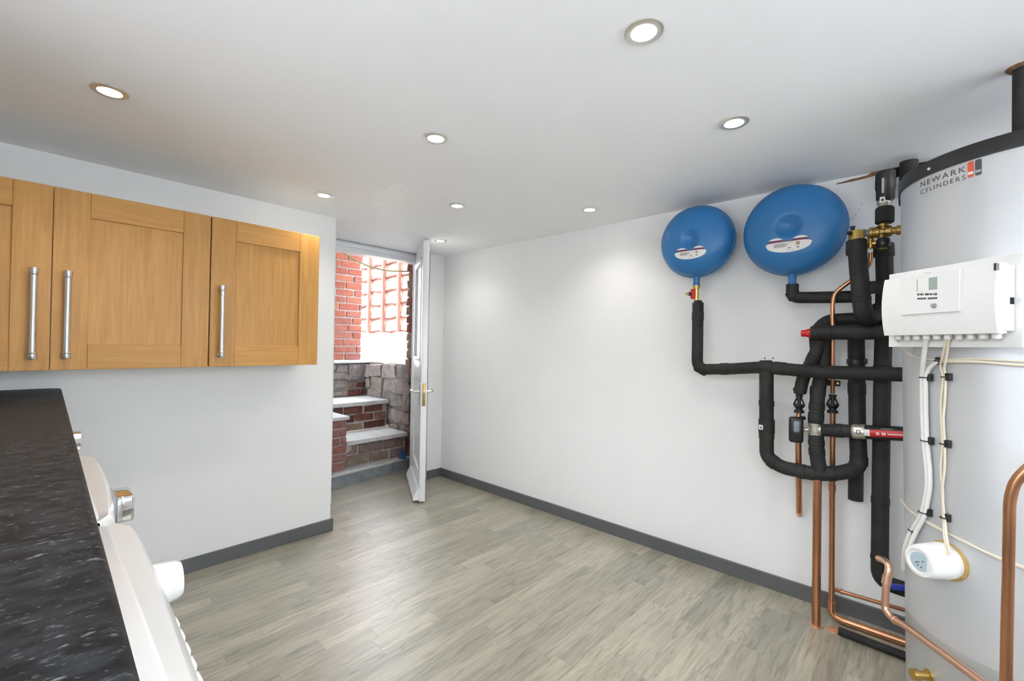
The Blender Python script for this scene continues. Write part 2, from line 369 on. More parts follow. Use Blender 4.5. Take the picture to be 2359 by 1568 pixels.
tag(MB().box((XB, YB-.12, 0), (VX0, YB, ZC)).box((VX1, YB-.12, 0), (XR, YB, ZC)).box((VX0, YB-.12, 0), (VX1, YB, VZ0)).box((VX0, YB-.12, VZ1), (VX1, YB, ZC)).build('wall_back', 'wall_paint'), 'white wall behind the camera', kind='structure')
win2 = thing('window_fill_2', ((VX0+VX1)/2, YB-.06, VZ0), 'white window added behind the camera to bring in daylight', kind='structure')
for z0, z1 in ((VZ0, VZ0+fw_), (VZ1-fw_, VZ1)): MB().box((VX0, YB-.09, z0), (VX1, YB-.04, z1), .003).build('window_fill_frame', 'white_gloss', win2)
for k in range(4):
    xc_ = min(max(VX0+k*(VX1-VX0)/3, VX0+fw_/2), VX1-fw_/2)
    MB().box((xc_-fw_/2, YB-.09, VZ0+fw_), (xc_+fw_/2, YB-.04, VZ1-fw_), .003).build('window_fill_frame', 'white_gloss', win2)
    if k < 3: MB().box((VX0+k*(VX1-VX0)/3+.01, YB-.068, VZ0+.01), (VX0+(k+1)*(VX1-VX0)/3-.01, YB-.064, VZ1-.01)).build('pane', 'pane_glass', win2)
tag(MB().box((XE, YD, 0), (XO0, YD+.42, ZC)).box((XO1, YD, 0), (XR, YD+.235, ZC)).build('wall_door', 'wall_paint'), 'white wall around the garden door', kind='structure')
SK = .071
def skirt(name, a, b, lab):
    mb = MB().box(a, b)
    mb.f = mb.f
    return tag(mb.build(name, 'skirting_paint'), lab, kind='structure')
skirt('baseboard_right', (XR-.016, 1.0-1.2, 0), (XR, YD, SK), 'dark grey skirting board along the pipe wall')
skirt('baseboard_left', (.1, YL-.016, 0), (XE+.014, YL, SK), 'dark grey skirting board under the cupboards wall')
skirt('baseboard_door', (XO1+.0, YD-.016, 0), (XR-.016, YD, SK), 'short dark grey skirting beside the door')
for px, py in ((1762, 825), (1781, 825)):
    MB().lathe([(0, .0035), (.002, .0035)], wl(px, py, .001), (-1, 0, 0), 8).build('screw_hole', 'void_black', wall_r)
for px, py in ((1985, 471), (1979, 482), (1971, 494), (1965, 502), (1930, 420), (1960, 505)):
    MB().lathe([(0, .002), (.001, .0015)], wl(px, py, .0005), (-1, 0, 0), 7).build('paint_chip', 'plaster_brown', wall_r)
# ragged plaster gap where the services go up
gap = [(1925, 424), (1965, 412), (2000, 405), (2022, 396), (2035, 388), (2062, 382), (2095, 372), (2125, 362), (2150, 360), (2150, 400), (2120, 412), (2098, 420), (2075, 404), (2060, 412), (2040, 404), (2012, 402), (1990, 409), (1960, 415)]
MB().prism([wl(px, py, .0005) for px, py in gap], (-.003, 0, 0)).build('plaster_gap', 'void_black', wall_r)
gap2 = [(1925, 425), (1960, 414), (1996, 405), (2016, 392), (2045, 382), (2080, 376), (2072, 384), (2046, 392), (2024, 402), (2000, 409), (1962, 418)]
MB().prism([wl(px, py, .0035) for px, py in gap2], (-.003, 0, 0)).build('broken_plaster', 'plaster_brown', wall_r)

# ================================================================== DOOR
FB = at(972, 1155, 2, .012); F0 = Vector((FB.x, FB.y, 0))
dh = ray(957, 850); t = 2.0
while t < 5:
    P = CAM+dh*t; P.z = 0
    if t > 3.4 and (P-F0).length > .70: break
    t += .005
H0 = P
dl = (F0-H0).normalized(); en = Vector((-dl.y, dl.x, 0))           # en: outward (garden) face
if en.dot(CAM-F0) < 0: en = -en
LW = (F0-H0).length; ZT = 1.982
door = thing('door_1', H0, 'white part-glazed panel door standing open to the garden steps', kind='structure')
def lf(u, n, z): return H0+dl*u+en*n+Vector((0, 0, z))               # leaf coordinates: from hinge, outward, up
def lbox(u0, u1, n0, n1, z0, z1, bev=0.):
    M = Matrix((dl, en, Vector((0, 0, 1)))).transposed().to_4x4(); M.translation = H0
    return MB().box((u0, n0, z0), (u1, n1, z1), bev, 2, M)
leaf = lbox(LW-.095, LW, -.022, .022, .012, ZT, .002).build('leaf', 'white_gloss', door)   # lock stile carries the rest
lbox(0, .095, -.022, .022, .012, ZT, .002).build('stile', 'white_gloss', leaf)
for z0, z1 in ((.012, .22), (.90, 1.06), (1.87, ZT)):
    lbox(.095, LW-.095, -.021, .021, z0, z1, .001).build('rail', 'white_gloss', leaf)
lbox(.095, LW-.095, -.008, .008, .22, .90).build('panel', 'white_gloss', leaf)
lbox(.095, LW-.095, -.006, .006, 1.06, 1.87).build('panel', 'white_gloss', leaf)
for z0, z1, u0, u1 in ((1.06, 1.09, .095, LW-.095), (1.84, 1.87, .095, LW-.095), (1.06, 1.87, .095, .12), (1.06, 1.87, LW-.12, LW-.095)):
    lbox(u0, u1, -.016, .027, z0, z1, .005).build('moulding', 'white_gloss', leaf)
wb = MB().prism([lf(.03, .022, .02), lf(.03, .066, .02), lf(.03, .066, .04), lf(.03, .034, .105), lf(.03, .022, .105)], dl*(LW-.04)).build('weather_bar', 'white_gloss', leaf)
# lock case plate on the free edge
zl = at(979, 909, 1, F0.y).z
lbox(LW-.001, LW+.0025, -.012, .012, zl-.085, zl+.085, .001).build('lock_plate', 'brass_dull', leaf)
lbox(LW, LW+.007, -.005, .005, zl+.012, zl+.035, .002).build('latch_bolt', 'steel_brushed', leaf)
for sgn in (1, -1):
    hd = lbox(LW-.085, LW-.045, min(sgn*.022, sgn*.028), max(sgn*.022, sgn*.028), zl-.085, zl+.085, .002).build('handle', 'steel_brushed', leaf)
    zz = zl+.02
    MB().tube(fillet([lf(LW-.065, sgn*.026, zz), lf(LW-.065, sgn*.078, zz), lf(LW-.17, sgn*.082, zz)], .02), .0085, 10).build('lever', 'steel_brushed', hd)
# frame
fr = MB().box((XO0, H0.y-.035, ZT-.062), (XO1, H0.y+.075, ZC-.001), .004).build('frame_head', 'white_gloss', door)
MB().box((XO0, H0.y-.05, ZT-.03), (XO1, H0.y-.035, ZT+.004), .004).build('frame_bead', 'white_gloss', door)
MB().box((XO0, H0.y-.03, 0), (XO0+.045, H0.y+.075, ZT-.062), .003).build('frame_post', 'white_gloss', door)
MB().box((XO1-.03, H0.y+.03, 0), (XO1, H0.y+.075, ZT-.062), .003).build('frame_post', 'white_gloss', door)
for z in (.25, 1.0, 1.7):
    MB().tube([Vector((H0.x+.004, H0.y-.0, z-.05)), Vector((H0.x+.004, H0.y, z+.05))], .007, 10).build('hinge', 'steel_brushed', door)

# ================================================================== OUTSIDE
Z2 = Vector((0, 0, 1))
def brick_box(mb_dims, j=.004):
    """one rough brick, 12 triangles' worth of box with nudged corners"""
    a, b = Vector(mb_dims[0]), Vector(mb_dims[1])
    bm = bmesh.new(); bmesh.ops.create_cube(bm, size=1)
    for v in bm.verts:
        v.co = Vector(((a[i]+b[i])/2+v.co[i]*(b[i]-a[i])+random.uniform(-j, j) for i in range(3)))
    bmesh.ops.bevel(bm, geom=bm.edges[:], offset=min(.006, min(abs(b[i]-a[i]) for i in range(3))*.12), segments=1, affect='EDGES')
    return MB().bm(bm)
def masonry(parent, plane, fixed, out, rng, z0, z1, rows, length, mat, name='brick', joint=.010, proud=(.004, .012), jit=.003, depth=.05, skip=0., zjit=0.):
    """courses of separate bricks or stones on a face; plane 0: face x=fixed, running in y; plane 1: face y=fixed, running in x"""
    H = (z1-z0)/rows
    for r in range(rows):
        s = rng[0]-(length*.5 if r % 2 else 0)*random.uniform(.9, 1.1)
        while s < rng[1]-.02:
            l = length*random.uniform(.9, 1.1) if zjit == 0 else length*random.uniform(.6, 1.5)
            a, b = max(s, rng[0]), min(s+l-joint, rng[1]); s += l
            if b-a < .025 or random.random() < skip: continue
            p = random.uniform(*proud); za, zb = z0+r*H+joint/2, z0+(r+1)*H-joint/2
            if zjit: za += random.uniform(-zjit, zjit); zb += random.uniform(-zjit, zjit)
            f0, f1 = sorted((fixed+out*p, fixed-out*depth))
            d = ((f0, a, za), (f1, b, zb)) if plane == 0 else ((a, f0, za), (b, f1, zb))
            brick_box(d, jit).build(name, mat, parent)
GZ = .985                                        # garden level
YS, YB1, YB2 = 3.60, 3.90, 4.27
# door sill
s0, s1 = at(764, 1127, 2, 0), at(941, 1079, 2, 0)
sd = (s1-s0).normalized(); sa = s0-sd*.12; sb = s1+sd*.35
sill = thing('door_sill', (1.9, 3.6, 0), 'bluish grey concrete sill at the foot of the garden door', kind='structure')
MB().prism([sa, sb, sb+Vector((0, .36, 0)), sa+Vector((0, .36, 0))], (0, 0, .095)).build('sill_block', 'concrete_dark', sill)
MB().prism([sa+Vector((0, -.006, .095)), sb+Vector((0, -.006, .095)), sb+Vector((0, .36, .095)), sa+Vector((0, .36, .095))], (0, 0, .012)).build('sill_top', 'concrete', sill)
Y1 = at(850, 1068, 2, .107).y                   # foot of the first riser
Z1 = at(850, 1008, 1, Y1).z
Y2 = at(850, 989, 2, Z1).y
ZS2 = at(830, 925, 1, Y2).z
Y3 = at(830, 911, 2, ZS2).y
ZS3 = at(830, 829, 1, Y3).z
XS = 2.47                                         # stairwell wall on the right
def step(y0, y1, za, zb, lab, rows, xa, mat):
    st = thing('stair_step', (2.1, (y0+y1)/2, za), lab, 'step', 'brick steps up to the garden')
    MB().box((xa, y0+.012, za), (XS-.02, y1, zb-.034)).build('core', 'mortar', st)
    masonry(st, 1, y0+.012, -1, (xa, XS-.03), za+.004, zb-.035, rows, .225, mat, jit=.006, proud=(.0, .012))
    n = 14; V = []
    for i in range(n+1):
        x = xa+(XS-.02-xa)*i/n; V.append(Vector((x, y0-.022+random.uniform(-.006, .006), zb-.034)))
    MB().prism(V+[Vector((XS-.02, y1, zb-.034)), Vector((xa, y1, zb-.034))], (0, 0, .034)).build('tread', 'concrete', st)
    return st
XL1 = at(798, 1030, 1, Y1-.06).x; ZLC = at(785, 960, 1, Y1-.06).z
step(Y1, Y2, .107, Z1, 'lowest garden step with a brick riser and pale concrete tread', 2, XL1+.025, 'brick_grey')
step(Y2, Y3-.03, Z1, ZS2, 'upper garden step with dark red bricks in pale mortar', 3, 1.56, 'brick_old')
wb_ = thing('wall_stairwell', (2, Y3, ZS2), 'weathered stone retaining wall at the head of the steps', kind='structure')
MB().box((1.0, Y3+.012, 0), (3.3, Y3+.5, ZS3-.03)).build('core', 'mortar_dark', wb_)
masonry(wb_, 1, Y3+.012, -1, (1.5, 2.25), ZS2, ZS3-.035, 4, .30, 'stone', 'stone', jit=.010, zjit=.012, proud=(.0, .03))
masonry(wb_, 1, Y3+.0, -1, (2.26, XS), ZS3-.22, ZS3-.035, 1, .4, 'stone', 'stone', jit=.01)
masonry(wb_, 1, Y3+.012, -1, (2.26, XS), ZS2, ZS3-.225, 2, .16, 'brick_old', 'brick', jit=.008)
MB().box((1.0, Y3-.03, ZS3-.03), (2.60, Y3+.2, ZS3), .008).build('coping', 'concrete', wb_)
ws = thing('wall_side', (XS, 4, 0), 'rough stone side wall of the stairwell', kind='structure')
MB().box((XS+.015, 3.62, 0), (XS+.3, Y3+.02, ZS3-.02)).build('core', 'mortar_dark', ws)
masonry(ws, 0, XS+.015, -1, (3.64, Y3), .11, ZS3-.03, 6, .24, 'stone', 'stone', jit=.014, zjit=.02, proud=(.0, .035))
YP = at(937, 700, 0, XS).y
wp = thing('wall_pier', (XS, 3.7, 0), 'dark brown brick jamb pier outside the door', kind='structure')
MB().box((XS+.012, YD+.237, 0), (XS+.3, YP-.02, 2.5)).build('core', 'mortar_dark', wp)
masonry(wp, 0, XS+.012, -1, (YD+.24, YP), .11, 2.5, 28, .18, 'brick_old', 'brick', jit=.007, proud=(.0, .02))
# low brick wall left of the steps with a concrete cap
lowall = thing('wall_low', (1.6, Y1, .1), 'low red brick wall capped with white concrete beside the steps', kind='structure')
MB().box((1.2, Y1-.05, .107), (XL1-.006, Y1+.3, ZLC-.03)).build('core', 'mortar', lowall)
masonry(lowall, 1, Y1-.05, -1, (1.45, XL1), .11, ZLC-.03, 6, .22, 'brick_pink', depth=.2)
MB().box((1.2, Y1-.075, ZLC-.03), (XL1+.02, Y1+.3, ZLC), .006).build('cap', 'concrete', lowall)
# garden ground and red brick pier
tag(MB().box((-2, Y3+.16, .6), (9, 12, GZ-.012)).box((2.6, 3.7, .6), (9, Y3+.2, GZ-.012)).build('ground', 'paving'), 'grey paving at garden level', kind='structure')
YPR = Y3+.03
XPR = at(834, 700, 1, YPR).x
pier = thing('wall_red_brick', (XPR, YPR, ZS3), 'bright red brick wall seen through the doorway', kind='structure')
MB().box((-.6, YPR+.012, ZS3), (XPR-.008, YPR+.33, 5.2)).build('core', 'mortar', pier)  # core carried on unseen, left and upward, to block sun and sky
ch = .0755
rows = int((2.45-ZS3)/ch)
masonry(pier, 1, YPR+.012, -1, (XPR-.62, XPR), ZS3, ZS3+rows*ch, rows, .225, 'brick_red', jit=.0025, depth=.1)
# house wall left of the door outside keeps the sun off the doorway
tag(MB().box((-.6, 3.64, 0), (1.55, 3.9, 2.6)).build('wall_outside', 'mortar_dark'), 'outside face of the house wall', kind='structure')
tag(MB().box((XB-.12, YB-.12, ZC+.12), (XR+.3, 3.9, 5.5)).build('wall_upper_shade', 'mortar_dark'), 'unseen upper storey added above the ceiling to block sky light', kind='structure')  # unseen mass added to keep sky light off the steps
# waney-lap fence on the far side
XF = at(880, 814, 2, GZ).x
fence = thing('lap_fence', (XF, 5.6, GZ), 'sunlit wooden lap fence panel above a pale concrete gravel board', 'fence')
ya, yb = at(968, 700, 0, XF).y-.5, at(826, 700, 0, XF).y+.6
zg = at(880, 766, 0, XF).z
MB().box((XF, ya, GZ-.012), (XF+.05, yb, zg), .004).build('gravel_board', 'gravel_board', fence)
MB().box((XF-.004, ya, GZ+.045), (XF+.002, yb, GZ+.052)).build('gravel_board_ridge', 'gravel_board', fence)
bh = at(880, 735.5, 0, XF).z - zg
for i in range(8):
    z0 = zg+i*bh; n = 26; lo = []; hi = []
    ph = random.uniform(0, 6)
    for k in range(n+1):
        yy = ya+(yb-ya)*k/n
        lo.append(Vector((XF-.052, yy, z0+.012+.012*math.sin(yy*9+ph)+random.uniform(-.006, .006))))
        hi.append(Vector((XF-.004, yy, z0+bh+.02)))
    mb = MB(); th = Vector((.030, 0, 0)); L = len(lo)
    V = lo+hi+[p+th for p in lo]+[p+th for p in hi]
    F = []
    for k in range(n):
        F += [(k, k+1, L+k+1, L+k), (2*L+k+1, 2*L+k, 3*L+k, 3*L+k+1), (k+1, k, 2*L+k, 2*L+k+1), (L+k, L+k+1, 3*L+k+1, 3*L+k)]
    F += [(0, L, 3*L, 2*L), (n, 2*L+n, 3*L+n, L+n)]
    bd = mb.add(V, F).build('board', 'fence_wood', fence)
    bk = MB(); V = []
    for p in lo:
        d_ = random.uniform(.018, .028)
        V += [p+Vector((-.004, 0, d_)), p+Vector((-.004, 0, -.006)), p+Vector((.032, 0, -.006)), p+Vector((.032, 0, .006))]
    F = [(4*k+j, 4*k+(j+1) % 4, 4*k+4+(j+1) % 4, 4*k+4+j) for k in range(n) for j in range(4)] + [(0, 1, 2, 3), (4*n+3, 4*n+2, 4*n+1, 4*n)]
    bk.add(V, F).build('shade_strip', 'lap_shade', bd)  # dark strip painting the shadow line below each board
pitch = at(858, 700, 0, XF).y - at(891, 700, 0, XF).y
yb0 = at(858, 700, 0, XF).y
for k in range(-3, 4):
    yy = yb0+k*pitch
    if ya < yy < yb: MB().box((XF-.115, yy-.026, zg), (XF-.053, yy+.026, zg+8*bh+.03), .002, 1).build('batten', 'batten_wood', fence)
# cable slung across the doorway view
cb = [at(786, 580, 1, Y3-.02), at(800, 588, 1, Y3-.05), at(828, 604, 1, Y3-.15), at(860, 617, 1, Y3-.3), at(895, 624, 1, Y3-.42), at(942, 625, 1, YP+.02)]
tag(MB().tube(fillet(cb, .15, 5), .008, 8).build('garden_cable', 'hose_olive'), 'olive cable sagging across the view outside the door', 'cable')
# blue scrap in the corner of the sill
rg = at(922, 1052, 2, .112)
mb = MB(); bm = bmesh.new(); bmesh.ops.create_icosphere(bm, subdivisions=3, radius=1)
for v in bm.verts:
    k = 1+.35*math.sin(v.co.x*7+1)*math.sin(v.co.y*9)+.25*math.sin(v.co.z*11+v.co.x*5)
    v.co = Vector((v.co.x*.028*k, v.co.y*.04*k, max(-.0, v.co.z*.085*k)))
mb.bm(bm, Matrix.Translation(Vector((min(rg.x, XS-.06), rg.y-.035, .107))), True)
tag(mb.build('blue_rag', 'rag_blue'), 'crumpled blue rag in the corner beside the lowest step', 'rag')

# ================================================================== DOWNLIGHTS
spots = [((253, 209), 'ceiling downlight nearest the oak cupboards, far left'), ((1483, 71), 'largest and nearest ceiling downlight, top centre'),
         ((1004, 317), 'ceiling downlight in the middle of the ceiling'), ((1691, 281), 'ceiling downlight nearest the hot water cylinder'),
         ((747, 449), 'ceiling downlight above the right-hand oak cupboard'), ((1053, 473), 'ceiling downlight over the floor in front of the door'),
         ((1358, 482), 'ceiling downlight nearest the smaller blue vessel'), ((1015, 554), 'smallest downlight, behind the open door top')]
pts = [(at(px, py, 2, ZC), lab) for (px, py), lab in spots]
extra = [(.15, .55), (.15, -.75), (1.03, -.75), (2.1, -.9)]
R_ = .048
ring_mb = MB().lathe([(0, .0), (-.001, R_), (-.004, R_), (-.007, R_-.006), (-.006, R_-.016), (-.001, R_-.019), (.004, R_-.020)], (0, 0, 0), (0, 0, 1), 28)
lens_mb = MB().lathe([(-.0028, .0), (-.003, R_-.0195)], (0, 0, 0), (0, 0, 1), 24)
def downlight(p, lab):
    t_ = thing('downlight', (p[0], p[1], ZC), lab, 'downlight', 'recessed ceiling downlights')
    for nm, mb, mt in (('bezel', ring_mb, 'trim_nickel'), ('lens', lens_mb, 'lamp_glow')):
        if nm in downlight.c:
            o = downlight.c[nm].copy(); COL.objects.link(o); o.parent = t_
        else:
            q = MB(); q.v = [v+Vector((p[0], p[1], ZC)) for v in mb.v]; q.f = mb.f; q.sm = mb.sm
            downlight.c[nm] = q.build(nm, mt, t_)
    ld = bpy.data.lights.new('bulb', 'SPOT'); ld.energy = DOWNLIGHT_W; ld.spot_size = math.radians(140); ld.spot_blend = 1.0; ld.shadow_soft_size = .025; ld.color = (1, .965, .91)
    lo = bpy.data.objects.new('bulb', ld); COL.objects.link(lo); lo.parent = t_; lo.location = (0, 0, -.012)
downlight.c = {}
for p, lab in pts: downlight(p, lab)
for p, lab in zip(extra, ('downlight over the worktop beside the camera', 'downlight over the worktop behind the camera', 'downlight in the middle of the ceiling behind the camera', 'downlight beside the cylinder behind the camera')): downlight(p, lab)

# ================================================================== WALL CUPBOARDS
YF = YL-.32; ZB, ZTc = 1.074, 1.783; TH = .02
X12, X23, X3 = at(119, 640, 1, YF).x, at(484.5, 640, 1, YF).x, at(735, 640, 1, YF).x
X0 = X12-(X23-X12)
def cupboard(x0, x1, doors, lab):
    t_ = thing('wall_cupboard', ((x0+x1)/2, YL-.15, ZB), lab, 'cupboard', 'oak wall cupboards')
    MB().box((x0+.001, YF+TH+.002, ZB+.002), (x1-.001, YL, ZTc-.002)).build('carcass', 'carcass', t_)
    for a, b, hx in doors:
        a += .0012; b -= .0012; s = .103
        d = MB().box((a, YF, ZB), (a+s, YF+TH, ZTc), .0012, 1).build('door', 'oak_v', t_)
        MB().box((b-s, YF, ZB), (b, YF+TH, ZTc), .0012, 1).build('stile', 'oak_v', d)
        for z0, z1 in ((ZB, ZB+.1), (ZTc-.1, ZTc)):
            MB().box((a+s+.0004, YF, z0), (b-s-.0004, YF+TH, z1), .0012, 1).build('rail', 'oak_h', d)
        MB().box((a+s, YF+.010, ZB+.1), (b-s, YF+TH-.003, ZTc-.1)).build('panel', 'oak_v', d)
        hz0, hz1 = ZB+.045, ZB+.385; yy = YF-.034; r = .0105
        hn = MB().lathe([(0, r+.002), (.003, r+.003), (.016, r+.003), (.017, r+.0015), (.022, r+.0015), (.023, r+.002), (.026, r+.001), (.027, r), (.17, r-.001), (hz1-hz0-.027, r), (hz1-hz0-.026, r+.001), (hz1-hz0-.023, r+.002), (hz1-hz0-.022, r+.0015), (hz1-hz0-.017, r+.0015), (hz1-hz0-.016, r+.003), (hz1-hz0-.003, r+.003), (hz1-hz0, r+.002)], (hx, yy, hz0), (0, 0, 1), 20).build('handle', 'steel_brushed', d)
        for z in (hz0+.0095, hz1-.0095):
            MB().lathe([(0, .008), (.03, .008), (.033, .011), (.034, .011)], (hx, yy, z), (0, 1, 0), 14).build('handle_post', 'steel_brushed', d)
H1, H2, H3 = at(78, 640, 1, YF-.034).x, at(157, 640, 1, YF-.034).x, at(513.5, 660, 1, YF-.034).x
cupboard(X0, X23-.001, [(X0, X12, H1), (X12, X23-.001, H2)], 'double oak wall cupboard with two bar handles, nearest the worktop')
cupboard(X23+.001, X3, [(X23+.001, X3, H3)], 'single oak wall cupboard with one bar handle, nearest the doorway')

# ================================================================== WORKTOP AND APPLIANCES
ZW = .98
outl = [Vector((XB+.002, YL-.001, ZW)), Vector((.062, YL-.001, ZW)), Vector((.075, YL-.006, ZW)), Vector((.08, YL-.02, ZW)), Vector((.050, .25, ZW)), Vector((.040, -1.2, ZW)), Vector((XB+.002, -1.2, ZW))]
bm = bmesh.new(); vsb = [bm.verts.new(p) for p in outl]; fc = bm.faces.new(vsb)
ex = bmesh.ops.extrude_face_region(bm, geom=[fc]); bmesh.ops.translate(bm, verts=[g for g in ex['geom'] if isinstance(g, bmesh.types.BMVert)], vec=(0, 0, -.04))
bmesh.ops.recalc_face_normals(bm, faces=bm.faces)
edg = [e for e in bm.edges if all(v.co.x > .03 for v in e.verts) and abs(e.verts[0].co.z-e.verts[1].co.z) < .001]
bmesh.ops.bevel(bm, geom=edg, offset=.010, segments=4, profile=.5, affect='EDGES')
worktop = tag(MB().bm(bm, None, True).build('worktop', 'worktop_laminate'), 'black speckled laminate worktop in the near left corner', 'worktop')
for yy in (-1.18, 1.70):
    MB().box((XB+.02, yy, 0), (.03, yy+.03, ZW-.04), .001).build('support_panel', 'carcass', worktop)

def machine(name, y0, y1, xf, skew, bw, lab, knob, buttons):
    """front loader: bowed control fascia along the top of the front, porthole below"""
    zt = .893
    t_ = thing(name, (-.25, (y0+y1)/2, 0), lab, 'appliance')
    MB().box((-.54, y0, .015), (xf-.045, y1, zt-.02), .006).build('body', 'appliance_white', t_)
    MB().box((-.545, y0-.001, zt-.018), (xf-.022, y1+.001, zt), .007).build('top_panel', 'appliance_white', t_)
    for a in (y0+.05, y1-.05):
        for b in (-.5, xf-.1): MB().lathe([(0, .022), (.015, .018)], (b, a, 0), (0, 0, 1), 10).build('foot', 'black_plastic', t_)
    n = 18; prof = [(0, -.002), (.010, .0), (.018, -.012), (.021, -.05), (.026, -.135), (.016, -.15), (0, -.15)]
    V = []; F = []
    for i in range(n+1):
        f = i/n; yy = y0+(y1-y0)*f; bow = bw*(1-(2*f-1)**2) + skew*f
        rnd = min(f, 1-f)*(y1-y0); rd = -.016*max(0, 1-rnd/.022)**2
        for dx, dz in prof: V.append(Vector((xf-.026+(bow+dx+rd if dx > 0 else dx), yy, zt+dz)))
    k = len(prof)
    for i in range(n):
        for j in range(k): F.append((i*k+j, i*k+(j+1) % k, (i+1)*k+(j+1) % k, (i+1)*k+j))
    F += [tuple(range(k)), tuple(n*k+j for j in range(k))[::-1]]
    fas = MB().add(V, F, True).build('control_panel', 'appliance_white', t_)
    def fx(yy):
        f = (yy-y0)/(y1-y0); return xf-.026+.022+bw*(1-(2*f-1)**2)+skew*f
    knob(t_, fx, zt, fas)
    buttons(t_, fx, zt, fas)
    cy, cz = (y0+y1)/2, .46
    MB().lathe([(0, .205), (.018, .2), (.03, .17), (.022, .15), (.0, .148)], (xf-.047, cy, cz), (1, 0, 0), 36).build('porthole_ring', 'appliance_white', t_)
    MB().lathe([(0, .15), (.03, .12), (.04, .0)], (xf-.05, cy, cz), (1, 0, 0), 28).build('porthole_glass', 'dark_glass', t_)
    return t_
def knob_chrome(t_, fx, zt, fas):
    yk = 1.29; xk = fx(yk)
    k_ = MB().box((xk+.002, yk-.045, zt-.085), (xk+.034, yk+.045, zt-.03), .006).build('knob', 'chrome', fas)
    MB().box((xk-.004, yk-.05, zt-.09), (xk+.003, yk+.05, zt-.025), .003).build('knob_surround', 'appliance_grey', fas)
def btn_chrome(t_, fx, zt, fas):
    yk = 1.46
    MB().box((fx(yk)-.002, yk-.06, zt-.085), (fx(yk)+.003, yk+.06, zt-.045), .001).build('display', 'dark_glass', fas)
machine('washing_machine', 1.005, 1.605, .104, .016, .010, 'white washing machine under the worktop with a square chrome knob', knob_chrome, btn_chrome)
def knob_white(t_, fx, zt, fas):
    yk = .895; xk = fx(yk)
    MB().lathe([(0, .039), (.004, .039), (.005, .034), (.040, .030), (.047, .026), (.049, .0)], (xk, yk, zt-.086), (1, 0, 0), 28).build('knob', 'appliance_white', fas)
    MB().lathe([(-.002, .044), (.003, .043)], (xk, yk, zt-.086), (1, 0, 0), 28).build('knob_ring', 'chrome', fas)
def btn_white(t_, fx, zt, fas):
    for i in range(7):
        yk = .715-i*.034
        MB().box((fx(yk)-.004, yk-.013, zt-.092), (fx(yk)+.014, yk+.013, zt-.058), .006).build('button', 'appliance_white', fas)
machine('tumble_dryer', .385, .985, .112, .014, .005, 'white dryer under the worktop with a round white knob and push buttons', knob_white, btn_white)
tp = at(181, 1003, 2, .90)
tap = MB().box((tp.x-.04, tp.y-.03, .86), (tp.x+.006, tp.y+.03, .912), .003).build('chrome_bracket', 'chrome')
tag(tap, 'small chrome bracket peeping from under the far end of the worktop', 'bracket')

